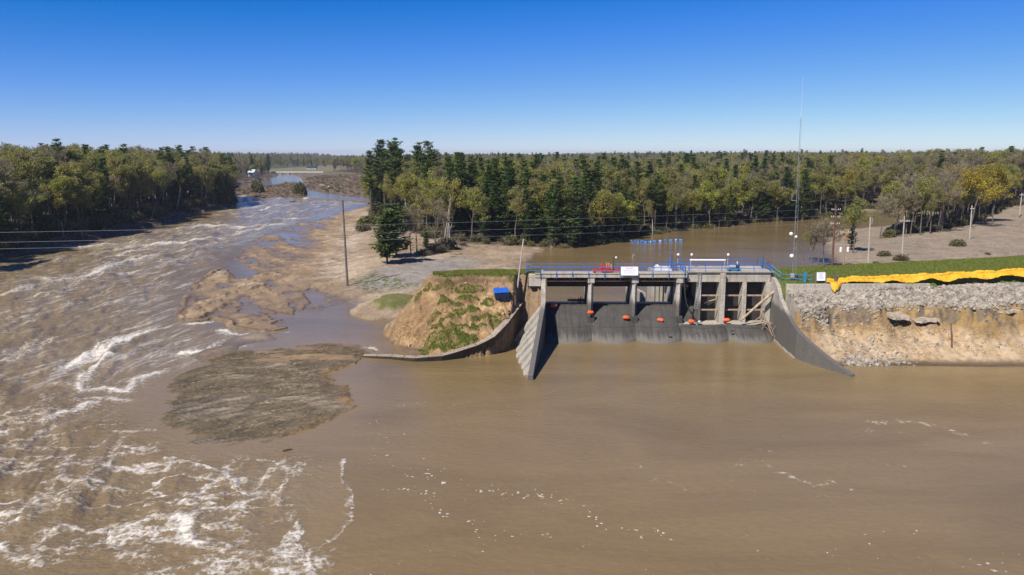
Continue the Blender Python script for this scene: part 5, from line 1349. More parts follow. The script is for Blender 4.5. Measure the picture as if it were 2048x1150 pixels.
def make_pine(seed, H=24.0, cb=0.35, R=4.2, ragged=0.35, nb=6, step=0.85, top=0.85):
    g = np.random.default_rng(seed)
    lean = g.normal(0, 0.012, 2)
    paths = [[(lean[0] * H * f * f * 3, lean[1] * H * f * f * 3, H * f, 0.0135 * H * (1 - 0.93 * f) + 0.02) for f in np.linspace(0, 1, 7)]]
    C, A, B, S = [], [], [], []
    z = cb * H
    while z < H - 0.2:
        f = (z - cb * H) / (H * (1 - cb))
        rad = R * (min(1.0, (f + 0.10) * 3.2)) * (1 - f) ** top * g.uniform(1 - ragged, 1 + ragged * 0.6) + 0.35
        for k in range(nb if f > 0.08 else nb - 2):
            az = g.uniform(0, 2 * pi); L = rad * g.uniform(0.55, 1.15)
            up = 0.10 + 0.5 * f + g.normal(0, 0.07)
            d = np.array([cos(az), sin(az), 0])
            tx = lean * H * (z / H) ** 2 * 3
            o = np.array([tx[0], tx[1], z])
            if L > 1.6 and k % 2 == 0: paths.append([(*o, 0.055), (*(o + d * L * 0.8 + np.array([0, 0, L * up * 0.8])), 0.02)])
            m = max(2, int(L * 2.3))
            for t in np.linspace(0.32, 1.0, m):
                c = o + d * L * t + np.array([0, 0, L * up * t + 0.18 * L * t * t])
                for _ in range(6):
                    cc = c + g.normal(0, 1, 3) * np.array([0.36, 0.36, 0.09])
                    di = unit(d * 0.7 + np.array([g.normal(0, 0.6), g.normal(0, 0.6), 0.22 + g.normal(0, 0.25)]))
                    si = unit(np.cross(di, np.array([g.normal(0, 0.4), g.normal(0, 0.4), 1.0])))
                    s = g.uniform(0.26, 0.5)
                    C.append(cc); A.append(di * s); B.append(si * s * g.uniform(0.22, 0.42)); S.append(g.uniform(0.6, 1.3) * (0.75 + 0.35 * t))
        z += step * g.uniform(0.75, 1.25)
    V, Q, s = cards(np.array(C), np.array(A), np.array(B), np.array(S))
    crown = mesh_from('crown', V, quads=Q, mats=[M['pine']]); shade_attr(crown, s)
    return trunk_mesh('trunk', paths, M['pinebark']), crown

def make_broadleaf(seed, H=20.0, R=5.0, cb=0.3, leaves=2600, twigs=900, leaf='leaf', size=0.26, bark='bark', stems=1, spread=1.0, clump=0.55):
    g = np.random.default_rng(seed)
    paths = []; tips = []
    def grow(p, d, L, r, lev):
        pts = [(*p, r)]; q = p.copy()
        for i in range(3):
            d = unit(d + g.normal(0, 0.13, 3) + np.array([0, 0, 0.06]))
            q = q + d * L / 3; pts.append((*q, r * (1 - 0.22 * (i + 1))))
        paths.append(pts)
        if lev >= 3: tips.append((q, d)); return
        n = [4, 4, 3][lev]
        for k in range(n):
            a = g.uniform(0, 2 * pi); e = g.uniform(0.35, 0.85) * spread
            ax = unit(np.cross(d, g.normal(0, 1, 3))); nd = unit(d * cos(e) + ax * sin(e))
            j = g.integers(1, 4); s0 = np.array(pts[j][:3])
            grow(s0, nd, L * g.uniform(0.55, 0.82), r * 0.5, lev + 1)
        grow(q, d, L * 0.62, r * 0.45, lev + 1)
    for s_ in range(stems):
        d0 = unit(np.array([g.normal(0, 0.05 + 0.22 * (stems > 1)), g.normal(0, 0.05 + 0.22 * (stems > 1)), 1.0]))
        base = np.array([g.normal(0, 0.3) * (stems > 1), g.normal(0, 0.3) * (stems > 1), 0.0])
        paths.append([(*base, 0.014 * H), (*(base + d0 * H * cb), 0.010 * H)])
        grow(base + d0 * H * cb, d0, H * 0.30, 0.0095 * H / (stems ** 0.3), 0)
    T = np.array([t[0] for t in tips]); D = np.array([t[1] for t in tips])
    ctr = np.array([0, 0, H * 0.62])
    # squeeze the branch tips into the crown's envelope
    top = T[:, 2].max(); k = H / top
    for p in paths:
        for i in range(len(p)): p[i] = (p[i][0], p[i][1], p[i][2] * k, p[i][3])
    T[:, 2] *= k
    rr = np.percentile(np.hypot(T[:, 0], T[:, 1]), 92); kr = R / rr
    for p in paths:
        for i in range(len(p)):
            f = min(1, p[i][2] / (cb * H)); kk = 1 + (kr - 1) * f
            p[i] = (p[i][0] * kk, p[i][1] * kk, p[i][2], p[i][3])
    T[:, :2] *= kr
    # twigs: slim slivers fanning from the tips
    it = g.integers(0, len(T), twigs)
    o = T[it] + g.normal(0, 0.25, (twigs, 3))
    dd = unit(D[it] + g.normal(0, 0.55, (twigs, 3)) + np.array([0, 0, 0.35])); Lt = g.uniform(0.5, 1.3, twigs)[:, None]
    sd = unit(np.cross(dd, g.normal(0, 1, (twigs, 3)))) * 0.032
    V1, Q1, s1 = cards(o + dd * Lt * 0.4, dd * Lt * 0.5, sd, g.uniform(0.7, 1.3, twigs))
    il = g.integers(0, len(T), leaves)
    cs = g.uniform(0.65, 1.25, len(T))
    o = T[il] + D[il] * g.uniform(-0.6, 0.5, leaves)[:, None] + g.normal(0, clump, (leaves, 3)) * np.array([1, 1, 0.75])
    dd = unit(g.normal(0, 1, (leaves, 3)) + np.array([-0.2, 0, 0.3])); sd = unit(np.cross(dd, g.normal(0, 1, (leaves, 3))))
    s = (size * g.uniform(0.6, 1.25, leaves))[:, None]
    V2, Q2, s2 = cards(o, dd * s * 0.5, sd * s * 0.4, cs[il] * g.uniform(0.75, 1.25, leaves))
    V = np.concatenate([V1, V2]); Q = np.concatenate([Q1, Q2 + len(V1)])
    mi = np.concatenate([np.zeros(len(Q1)), np.ones(len(Q2))]).astype(int)
    crown = mesh_from('crown', V, quads=Q, mats=[M['bud'], M[leaf]], mat_idx=mi); shade_attr(crown, np.concatenate([s1, s2]))
    return trunk_mesh('trunk', paths, M[bark], 5), crown

PROTO = {
    'tall_pine': [make_pine(s, 30, 0.42, 4.8, 0.55, 7, 1.25, 0.6) for s in (1, 2, 3)],
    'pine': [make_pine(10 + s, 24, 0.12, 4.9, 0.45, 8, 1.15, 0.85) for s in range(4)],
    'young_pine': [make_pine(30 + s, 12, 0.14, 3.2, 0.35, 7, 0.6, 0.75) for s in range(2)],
    'leafy': [make_broadleaf(50 + s, 19, 4.8, 0.20, 4300, 600, 'leaf', 0.35) for s in range(4)],
    'sparse': [make_broadleaf(60 + s, 20, 4.5, 0.28, 2300, 1300, 'leaf', 0.30) for s in range(3)],
    'bare': [make_broadleaf(70 + s, 20, 4.6, 0.3, 260, 2600, 'leaf', 0.24) for s in range(3)],
    'birch': [make_broadleaf(80 + s, 18, 3.2, 0.4, 1300, 900, 'leaf', 0.25, 'birch', 1, 0.8) for s in range(2)],
    'gold': [make_broadleaf(90 + s, 20, 6.0, 0.25, 4200, 500, 'gold', 0.30) for s in range(2)],
}
def make_shrub(seed, leafm='shrub', n=900, R=1.6, H=2.4, tw=260):
    g = np.random.default_rng(seed)
    a = g.uniform(0, 2 * pi, n); r = R * np.sqrt(g.uniform(0, 1, n)); z = H * g.uniform(0.05, 1, n) * np.sqrt(np.clip(1 - (r / R) ** 2, 0.1, 1))
    C = np.stack([r * np.cos(a), r * np.sin(a), z], -1)
    dd = unit(g.normal(0, 1, (n, 3))); sd = unit(np.cross(dd, g.normal(0, 1, (n, 3)))); s = g.uniform(0.1, 0.22, n)[:, None]
    V2, Q2, s2 = cards(C, dd * s, sd * s * 0.7, g.uniform(0.6, 1.3, n))
    a = g.uniform(0, 2 * pi, tw); d = unit(np.stack([np.cos(a), np.sin(a), g.uniform(0.6, 2.2, tw)], -1)); L = (H * g.uniform(0.4, 1.1, tw))[:, None]
    sd = unit(np.cross(d, g.normal(0, 1, (tw, 3)))) * 0.022
    V1, Q1, s1 = cards(d * L * 0.5 + g.normal(0, 0.25, (tw, 3)) * np.array([1, 1, 0]), d * L * 0.5, sd, g.uniform(0.6, 1.2, tw))
    me = mesh_from('shrub', np.concatenate([V1, V2]), quads=np.concatenate([Q1, Q2 + len(V1)]), mats=[M['bud'], M[leafm]], mat_idx=np.concatenate([np.zeros(tw), np.ones(n)]))
    shade_attr(me, np.concatenate([s1, s2])); return me
SHRUBS = [make_shrub(1), make_shrub(2), make_shrub(3, n=260, tw=500), make_shrub(4, n=120, tw=600, H=1.8)]

NAMES = {'tall_pine': ('pine_tree', 'pine'), 'pine': ('pine_tree', 'pine'), 'young_pine': ('pine_tree', 'pine'), 'leafy': ('leafy_tree', 'tree'), 'sparse': ('budding_tree', 'tree'), 'bare': ('bare_tree', 'tree'), 'birch': ('birch_tree', 'birch'), 'gold': ('golden_tree', 'tree')}
LOOK = {'tall_pine': 'tall dark pine with a bare lower trunk', 'pine': 'dark tiered pine', 'young_pine': 'short bushy green pine', 'leafy': 'yellow green tree', 'sparse': 'olive budding tree', 'bare': 'grey bare tree', 'birch': 'white stemmed birch', 'gold': 'golden yellow tree'}
PH = {'tall_pine': 30, 'pine': 24, 'young_pine': 12, 'leafy': 19, 'sparse': 20, 'bare': 20, 'birch': 18, 'gold': 20}
def plant(kind, x, y, hgt, label, group, z=None, variant=None, wide=1.0):
    tr_, cr_ = PROTO[kind][(variant if variant is not None else random.randrange(99)) % len(PROTO[kind])]
    z = ground_z(x, y) if z is None else z
    r = empty(NAMES[kind][0], (x, y, z - 0.15), label, NAMES[kind][1], group)
    k = hgt / PH[kind]; r.scale = (k * wide, k * wide, k)
    r.rotation_euler = (random.gauss(0, 0.025), random.gauss(0, 0.025), random.uniform(0, 2 * pi))
    r.scale = (r.scale[0] * random.uniform(0.8, 1.2), r.scale[1] * random.uniform(0.8, 1.2), r.scale[2])
    link('trunk', tr_, r); link('crown', cr_, r)
    return r

# single trees one can point to
for px, py, kind, pyt, lab in (
    (774, 527, 'young_pine', 419, 'slim young pine nearest the sand flats, left of the bushier pine'), (793, 515, 'young_pine', 408, 'bushy young pine second from the sand flats'),
    (834, 506, 'sparse', 395, 'yellow green thin tree standing just past the two young pines'), (852, 500, 'young_pine', 462, 'knee high green pine under the budding trees by the dark shadow'),
    (870, 492, 'bare', 400, 'grey bare tree leaning at the corner of the headland wood'), (822, 512, 'bare', 420, 'thin bare sapling between the young pines and the budding tree'),
    (1706, 506, 'sparse', 398, 'broad budding tree with dark ivy foot standing behind the transformer pole'), (1702, 500, 'pine', 440, 'dark evergreen growing inside the budding tree behind the transformer pole'),
    (1648, 538, 'bare', 440, 'bare grey trees stem at the pond edge beside the brown pole'), (1622, 526, 'sparse', 446, 'small yellow green sapling standing in the flooded pond edge'), (1636, 530, 'bare', 450, 'thin bare sapling in the flooded pond edge next to the brown pole'), (1606, 521, 'sparse', 462, 'low yellow green shrub tree leaning over the flooded bank'),
    (1788, 473, 'bare', 372, 'bare grey tree at the near corner of the wood on the sandy flat'), (1840, 470, 'sparse', 360, 'wide vase shaped budding tree on the sandy flat edge'), (1884, 463, 'bare', 352, 'pale multi stemmed bare tree on the sandy flat edge'), (1940, 455, 'gold', 338, 'golden yellow tree behind the far sandy flat pole'), (1972, 448, 'gold', 330, 'largest golden yellow tree at the top of the sandy flat'), (1985, 446, 'gold', 345, 'golden yellow tree at the end of the trees by the rising ground'), (1963, 449, 'bare', 380, 'bare grey tree in front of the golden trees'),
    (1820, 471, 'bare', 380, 'bare slim tree between the two crossarm poles and the wood'), (1860, 468, 'sparse', 378, 'thin budding tree just left of the pale multi stemmed tree'), (1760, 476, 'bare', 395, 'dark slim bare tree closest to the grey pole')):
    z0 = 1.5
    x, y = at(px, py, z0)
    for _ in range(3): z0 = max(ground_z(x, y), 0.0); x, y = at(px, py, z0)
    ht = aty(px, pyt, y)[2] - z0
    plant(kind, x, y, ht, lab, None, z0, wide=1.15 if kind in ('bare', 'sparse', 'gold') else (1.45 if kind == 'young_pine' and ht > 8 else 1.0))
# the stand of tall pines on the point of the headland
for k, (px, py, pyt) in enumerate(((743, 433, 300), (763, 429, 291), (771, 432, 278), (781, 431, 283), (790, 434, 277), (797, 440, 285), (806, 436, 296), (836, 440, 290), (849, 438, 286), (858, 444, 281), (873, 441, 296))):
    x, y = at(px, py, 1.6)
    plant('tall_pine', x, y, aty(px, pyt, y)[2] - 1.6, ('first second third fourth fifth sixth seventh'.split()[k] + ' tall bare trunked pine from the river in the headland stand') if k < 7 else ('first second third fourth'.split()[k - 7] + ' tall pine after the gap beside the headland stand'), 'tall pines on the headland point', 1.6)

# woods: front rows as single trees, the rest as one mass
def wood_points(poly, x0, x1, y0, y1, sp, seed):
    g = np.random.default_rng(seed)
    gx, gy = np.meshgrid(np.arange(x0, x1, sp), np.arange(y0, y1, sp))
    P = np.stack([gx.ravel(), gy.ravel()], -1) + g.uniform(-0.42, 0.42, (gx.size, 2)) * sp
    d = sdist(P[:, 0], P[:, 1], poly)
    v = np.abs(P[:, 0]) < 0.74 * P[:, 1] + 14
    return P[(d > 0) & v], d[(d > 0) & v]
def pick(g, zone, x, y, d):
    r = g.random()
    px = 1024 + FPX * x / (y * cos(PITCH) + 4)
    if zone == 'left':
        w = dict(leafy=0.46, sparse=0.26, bare=0.09, pine=0.09, birch=0.10) if px < 330 else dict(pine=0.42, leafy=0.22, sparse=0.18, bare=0.08, birch=0.10)
    elif zone == 'head':
        if px < 900: w = dict(sparse=0.35, leafy=0.3, pine=0.2, birch=0.15)
        elif px < 1280: w = dict(pine=0.74, leafy=0.12, sparse=0.10, bare=0.04) if d < 32 else dict(pine=0.16, leafy=0.45, sparse=0.33, bare=0.06)
        elif px < 1640: w = dict(pine=0.26, leafy=0.40, sparse=0.20, birch=0.10, bare=0.04)
        else: w = dict(leafy=0.2, sparse=0.34, bare=0.34, pine=0.04, gold=0.08)
    if d > 90: w = dict(leafy=0.42, sparse=0.34, bare=0.17, pine=0.07) if zone == 'head' else dict(leafy=0.35, sparse=0.28, bare=0.22, pine=0.15)
    ks = list(w); c = np.cumsum([w[k] for k in ks]); return ks[int(np.searchsorted(c, r * c[-1]))]
g = np.random.default_rng(77)
mass = {}
ZN = {'left': 'the left bank wood', 'head': 'the headland wood'}
def hgt_for(g, kind, zone, d, y):
    h_ = PH[kind] * (g.uniform(0.68, 1.12) if kind == 'pine' else g.uniform(0.78, 1.12))
    if zone == 'left': h_ *= 1.20 if kind != 'pine' else 1.12
    if zone == 'head': h_ *= 1.0 if kind != 'pine' else 0.96
    if d < 7: h_ *= 0.86
    return h_
LAND = {'left': [(60, 'by the frame edge'), (120, 'left of the white snag'), (190, 'above the driftwood bank'), (250, 'over the left bank shore'), (310, 'over the pale log'), (370, 'just before the river bend'), (999, 'at the river bend')],
        'head': [(780, 'left of the tall pine stand'), (850, 'behind the young pines'), (930, 'right of the tall pine stand'), (1000, 'above the grassy mound'), (1070, 'behind the leaning grey pole'), (1130, 'above the first gate bay'), (1200, 'above the second gate bay'), (1262, 'above the warning sign'), (1310, 'behind the first blue drums'), (1365, 'behind the last blue drums'), (1440, 'above the white pipe'), (1510, 'above the headworks'), (1580, 'left of the lattice mast'), (1640, 'behind the lattice mast'), (1720, 'behind the transformer pole'), (1780, 'behind the slim grey pole'), (1850, 'behind the wide crossarm pole'), (1930, 'left of the far flat pole'), (1990, 'behind the golden trees'), (9999, 'by the rising ground')]}
def where(zone, x, y):
    px = 1024 + FPX * x / (y * cos(PITCH) + 4)
    for lim, t_ in LAND[zone]:
        if px < lim: return t_
    return LAND[zone][-1][1]
count = 0
for zone, poly, box in (('left', FOREST_LEFT, (-420, -60, 120, 470)), ('head', FOREST_HEAD, (-90, 330, 190, 470))):
    P, D = wood_points(poly, *box, 5.6, 5 if zone == 'left' else 6)
    Z, _ = terrain(P[:, 0], P[:, 1])
    order = np.argsort(D)
    for i in order:
        x, y = P[i]; d = D[i]
        kind = pick(g, zone, x, y, d); hh = hgt_for(g, kind, zone, d, y)
        if d < 17:
            rel = hh / PH[kind]
            size = 'tall ' if rel > 1.04 else ('low ' if rel < 0.86 else '')
            plant(kind if not (kind == 'pine' and g.random() < 0.22) else 'tall_pine', x, y, hh, size + LOOK[kind] + (', front row, ' if d < 6 else (', second row, ' if d < 11.5 else ', third row, ')) + where(zone, x, y), ZN[zone], float(Z[i])); count += 1
        elif g.random() < 0.8:
            mass.setdefault(kind, []).append((x, y, float(Z[i]), hh / PH[kind], g.uniform(0, 6.28)))
# far woods
for zone, poly, box, sp in (('left', LAND_FAR, (-1500, 200, 1350, 3600), 22), ('left', FOREST_LEFT, (-1500, -60, 470, 1500), 11), ('head', FOREST_HEAD, (-340, 1150, 470, 1500), 10), ('left', FOREST_LEFT, (-3000, -300, 1500, 3600), 26), ('head', FOREST_HEAD, (-700, 2700, 1500, 3600), 26)):
    P, D = wood_points(poly, *box, sp, int(sp * 7))
    nf = ~((P[:, 0] > -430) & (P[:, 0] < -262) & (P[:, 1] > 1050) & (P[:, 1] < 1360)); P = P[nf]; D = D[nf]
    Z, _ = terrain(P[:, 0], P[:, 1])
    for i in range(len(P)):
        x, y = P[i]; kind = pick(g, zone, x, y, 200 if g.random() < 0.8 else 50)
        mass.setdefault(kind, []).append((x, y, float(Z[i]), PH[kind] * 0 + g.uniform(0.7, 1.22) * (0.75 if poly is LAND_FAR else (1.0 if y > 1500 else 0.88)), g.uniform(0, 6.28)))

def scatter(name, proto_meshes, items, label):
    """one object: instances of the prototypes on a point mesh"""
    pts = np.array([i[:3] for i in items], np.float32)
    me = bpy.data.meshes.new(name); me.vertices.add(len(pts)); me.vertices.foreach_set('co', pts.ravel())
    for nm, k in (('sc', 3), ('rot', 4)): set_attr(me, nm, [i[k] for i in items])
    a = me.attributes.new('idx', 'INT', 'POINT'); a.data.foreach_set('value', RNG.integers(0, len(proto_meshes), len(items)).astype(np.int32))
    o = tag(link(name, me), label, kind='stuff')
    coll = bpy.data.collections.new(name + '_kinds')
    for k, grp in enumerate(proto_meshes):
        grp = grp if isinstance(grp, tuple) else (grp,)
        # one joined mesh per prototype so that a whole tree is one instance
        if len(grp) == 1: src = grp[0]
        else:
            tm, cm = grp
            src = bpy.data.meshes.new('tree'); nv = len(tm.vertices)
            va = np.empty(nv * 3, np.float32); tm.vertices.foreach_get('co', va)
            vb = np.empty(len(cm.vertices) * 3, np.float32); cm.vertices.foreach_get('co', vb)
            la = np.empty(len(tm.loops), np.int32); tm.loops.foreach_get('vertex_index', la)
            lb = np.empty(len(cm.loops), np.int32); cm.loops.foreach_get('vertex_index', lb)
            ta = np.empty(len(tm.polygons), np.int32); tm.polygons.foreach_get('loop_total', ta)
            tb = np.empty(len(cm.polygons), np.int32); cm.polygons.foreach_get('loop_total', tb)
            mi = np.empty(len(cm.polygons), np.int32); cm.polygons.foreach_get('material_index', mi)
            src.vertices.add(nv + len(cm.vertices)); src.vertices.foreach_set('co', np.concatenate([va, vb]))
            L = np.concatenate([la, lb + nv]); src.loops.add(len(L)); src.loops.foreach_set('vertex_index', L)
            T = np.concatenate([ta, tb]); src.polygons.add(len(T)); src.polygons.foreach_set('loop_start', np.concatenate([[0], np.cumsum(T)[:-1]]).astype(np.int32)); src.polygons.foreach_set('loop_total', T)
            src.polygons.foreach_set('material_index', np.concatenate([np.zeros(len(ta), np.int32), mi + 1]))
            src.update(calc_edges=True)
            for m_ in list(tm.materials) + list(cm.materials): src.materials.append(m_)
            s = np.ones(len(cm.vertices) * 4, np.float32); cm.attributes['shade'].data.foreach_get('color', s)
            at_ = src.attributes.new('shade', 'FLOAT_COLOR', 'POINT'); at_.data.foreach_set('color', np.concatenate([np.ones(nv * 4, np.float32), s]))
            src.polygons.foreach_set('use_smooth', np.zeros(len(T), bool)); src.update()
        ob = bpy.data.objects.new('%s_kind' % name, src); coll.objects.link(ob)
    ng = bpy.data.node_groups.new(name, 'GeometryNodeTree')
    ng.interface.new_socket('Geometry', in_out='INPUT', socket_type='NodeSocketGeometry'); ng.interface.new_socket('Geometry', in_out='OUTPUT', socket_type='NodeSocketGeometry')
    N = ng.nodes.new; gi = N('NodeGroupInput'); go = N('NodeGroupOutput')
    ip = N('GeometryNodeInstanceOnPoints'); ci = N('GeometryNodeCollectionInfo'); ci.inputs['Collection'].default_value = coll; ci.inputs['Separate Children'].default_value = True; ci.inputs['Reset Children'].default_value = True
    ip.inputs['Pick Instance'].default_value = True
    def attr(nm, ty='FLOAT'):
        nd = N('GeometryNodeInputNamedAttribute'); nd.data_type = ty; nd.inputs[0].default_value = nm; return nd.outputs[0]
    cx = N('ShaderNodeCombineXYZ'); ng.links.new(attr('rot'), cx.inputs[2])
    ng.links.new(gi.outputs[0], ip.inputs['Points']); ng.links.new(ci.outputs[0], ip.inputs['Instance'])
    ng.links.new(attr('idx', 'INT'), ip.inputs['Instance Index'])
    e2r = N('FunctionNodeEulerToRotation'); ng.links.new(cx.outputs[0], e2r.inputs[0]); ng.links.new(e2r.outputs[0], ip.inputs['Rotation'])
    sx = N('ShaderNodeCombineXYZ'); a_ = attr('sc')
    for k in range(3): ng.links.new(a_, sx.inputs[k])
    ng.links.new(sx.outputs[0], ip.inputs['Scale'])
    ng.links.new(ip.outputs[0], go.inputs[0])
    o.modifiers.new('scatter', 'NODES').node_group = ng
    return o
MASS_LABEL = {'pine': 'dark pines massed through the distant woods', 'leafy': 'leafing trees massed through the distant woods', 'sparse': 'thinly budding trees massed through the distant woods', 'bare': 'bare grey trees massed through the distant woods', 'birch': 'birches scattered through the depth of the woods', 'gold': 'golden trees scattered through the depth of the woods'}
for kind, items in mass.items(): scatter('distant_woods', PROTO[kind], items, MASS_LABEL[kind])
# undergrowth along the wood edges and drift covered bars
it = []
for poly, box in ((FOREST_LEFT, (-300, -60, 150, 460)), (FOREST_HEAD, (-60, 260, 190, 380))):
    P, D = wood_points(poly, *box, 2.6, 3)
    ok = D < 16; P = P[ok]; Z, _ = terrain(P[:, 0], P[:, 1])
    it += [(P[i, 0], P[i, 1], float(Z[i]), g.uniform(0.5, 1.3) * (1.7 if poly is FOREST_LEFT else 1.0), g.uniform(0, 6.28)) for i in range(len(P)) if g.random() < 0.5]
scatter('undergrowth', SHRUBS, it, 'brush and saplings growing under the wood edges')
it = []
DEBRIS_R = pl([(616, 379), (650, 386), (700, 392), (745, 395), (760, 380), (745, 362), (720, 352), (660, 352), (612, 356), (610, 368)])
for poly, box, sp, pr_k in ((BAR_FAR, (-320, -150, 380, 700), 7, 0.45), (DEBRIS_R, (-360, -60, 380, 900), 8, 0.55)):
    P, D = wood_points(poly, *box, sp, 9); Z, _ = terrain(P[:, 0], P[:, 1])
    it += [(P[i, 0], P[i, 1], float(Z[i]), g.uniform(0.4, 1.0), g.uniform(0, 6.28)) for i in range(len(P)) if g.random() < pr_k]
scatter('bar_brush', SHRUBS[3:], it, 'bare brown brush on the far river bars')
print('single trees', count, 'mass', {k: len(v) for k, v in mass.items()})

# ------------------------------------------------------------------ drift, snags and roots left by the flood
def stick_pile(name, P, L, R, label, mat='driftwood', flat=0.25, heading=None, spread=3.14):
    n = len(P)
    a = (RNG.uniform(0, 2 * pi, n) if heading is None else heading + RNG.normal(0, spread, n)); e = RNG.normal(0.06, flat, n)
    d = np.stack([np.cos(a) * np.cos(e), np.sin(a) * np.cos(e), np.sin(e)], -1)
    s1 = unit(np.cross(d, np.array([0, 0, 1.0]) + RNG.normal(0, 0.05, (n, 3)))); s2 = np.cross(d, s1)
    L = L[:, None]; R = R[:, None]
    V = []
    for k, (c0, rr) in enumerate(((-0.5, 1.0), (0.5, 0.5))):
        for q in range(3):
            t_ = 2 * pi * q / 3
            V.append(P + d * L * c0 + (s1 * cos(t_) + s2 * sin(t_)) * R * rr)
    V = np.stack(V, 1).reshape(-1, 3); b = (np.arange(n) * 6)[:, None]
    Qd = np.concatenate([b + np.array([[0, 1, 4, 3]]), b + np.array([[1, 2, 5, 4]]), b + np.array([[2, 0, 3, 5]])])
    T = np.concatenate([b + np.array([[0, 2, 1]]), b + np.array([[3, 4, 5]])])
    return tag(link(name, mesh_from(name, V, quads=Qd, tris=T, mats=[M[mat]])), label, kind='stuff')
def spread_pts(poly, n, dens=None, dmin=0.0, dmax=1e9):
    A = np.array(poly); x = RNG.uniform(A[:, 0].min(), A[:, 0].max(), n); y = RNG.uniform(A[:, 1].min(), A[:, 1].max(), n)
    d = sdist(x, y, poly); ok = (d > dmin) & (d < dmax)
    x, y = x[ok], y[ok]
    z, inf = terrain(x, y)
    return np.stack([x, y, z], -1), inf
LB = SHORE_LEFT[3:] + [at(x, y - 22, 1.5) for x, y in [(464, 416), (376, 436), (313, 456), (224, 476), (104, 497), (0, 523), (-100, 545)]]
P, _ = spread_pts(LB, 9000, dmin=0.8)
P[:, 2] += 0.15
k_ = fbm(P[:, 0] * 0.1, P[:, 1] * 0.1, 301, 3) > 0.42; P = P[k_]
stick_pile('driftwood', P, RNG.gamma(3, 0.8, len(P)), RNG.uniform(0.03, 0.10, len(P)), 'broken branches and flood drift strewn along the left river bank', flat=0.4)
P, inf = spread_pts(DEBRIS_R, 9000); P2, _ = spread_pts(BAR_FAR, 7000); P = np.concatenate([P, P2]); P[:, 2] += 0.2
stick_pile('driftwood', P, RNG.gamma(3, 1.5, len(P)), RNG.uniform(0.06, 0.22, len(P)), 'flood drift and fallen trunks covering the far river bars', flat=0.3)
P, inf = spread_pts(ISLAND, 60000, dmin=0.2)
k_ = (P[:, 2] > -0.02) & (fbm(P[:, 0] * 0.16, P[:, 1] * 0.4, 303, 4) > 0.44); P = P[k_][:14000]; P[:, 2] += 0.01
hd = radians(28)
stick_pile('root_mat', P, RNG.gamma(3, 0.22, len(P)), RNG.uniform(0.008, 0.028, len(P)), 'matted roots and twigs covering the dark mud island', 'rootbrown', 0.08, hd, 0.45)
P, inf = spread_pts([at(x, y, 1.5) for x, y in [(735, 470), (750, 445), (790, 450), (850, 480), (900, 485), (990, 492), (900, 512), (850, 510), (800, 520)]], 2600); P[:, 2] += 0.1
k_ = fbm(P[:, 0] * 0.15, P[:, 1] * 0.15, 305, 3) > 0.5; P = P[k_]
stick_pile('driftwood', P, RNG.gamma(3, 0.8, len(P)), RNG.uniform(0.03, 0.09, len(P)), 'fallen sticks under the trees at the headland corner', flat=0.25)
# single snags one can point to
for px, py, qx, qy, r, m_, lab in (
    (127, 484, 122, 440, 0.22, 'log', 'pale broken snag standing on the left bank beside the river wires'), (172, 476, 173, 435, 0.10, 'driftwood', 'thin leaning snag right of the pale broken snag'), (303, 438, 312, 406, 0.22, 'log', 'pale leaning snag above the pale fallen log'), (352, 422, 361, 376, 0.22, 'siding', 'white dead trunk standing before the dark point'),
    (340, 432, 352, 420, 0.2, 'log', 'short pale tilted trunk near the river bend'), (207, 470, 210, 455, 0.15, 'driftwood', 'short brown stub on the shore of the left bank'),
    (888, 482, 902, 394, 0.16, 'greypole', 'tall pale dead trunk leaning at the headland corner'), (893, 484, 899, 410, 0.12, 'greypole', 'second slimmer dead trunk leaning at the headland corner'), (895, 474, 906, 440, 0.14, 'log', 'split pale trunk at the foot of the dead trunks'), (700, 366, 694, 358, 0.5, 'log', 'pale uprooted trunk sticking up on the far drift bar')):
    x, y = at(px, py, 1.5); z = max(ground_z(x, y), 0.2); x, y = at(px, py, z)
    t_ = Vector(aty(qx, qy, y + 0.5)); b_ = Vector((x, y, z - 0.4))
    mid = b_.lerp(t_, 0.55) + Vector((random.uniform(-0.3, 0.3), 0, 0))
    rt = empty('snag', b_, lab, 'snag')
    part(MB().path([b_, mid, t_], r, r * 0.45, n=6), 'stem', M[m_], rt)
    for k in range(3):
        f = random.uniform(0.5, 0.9); s0 = b_.lerp(t_, f); part(MB().path([s0, s0 + Vector((random.uniform(-1, 1), random.uniform(-0.6, 0.6), random.uniform(0.3, 1.2)))], r * 0.4, r * 0.12, n=4), 'branch', M[m_], rt)
for px, py, qx, qy, r, lab in ((268, 442, 298, 440, 0.45, 'thick pale fallen log on the left bank'), (745, 470, 770, 462, 0.25, 'pale fallen log under the tall pine stand'), (640, 372, 662, 377, 0.7, 'pale fallen trunk on the far drift bar'), (566, 901, 584, 897, 0.14, 'dark waterlogged log drifting below the mud island'), (590, 404, 578, 405, 0.5, 'dark stranded root lump in the far rapids')):
    p0 = at(px, py, 0.1); p1 = at(qx, qy, 0.1)
    z0, z1 = max(ground_z(*p0), -0.05), max(ground_z(*p1), -0.05)
    tag(MB().path([(*p0, z0 + r * 0.6), ((p0[0] + p1[0]) / 2, (p0[1] + p1[1]) / 2, (z0 + z1) / 2 + r * 0.8), (*p1, z1 + r * 0.5)], r, r * 0.6, n=7).build('fallen_log', M['log'] if 'pale' in lab else M['deadbark']), lab, 'log')
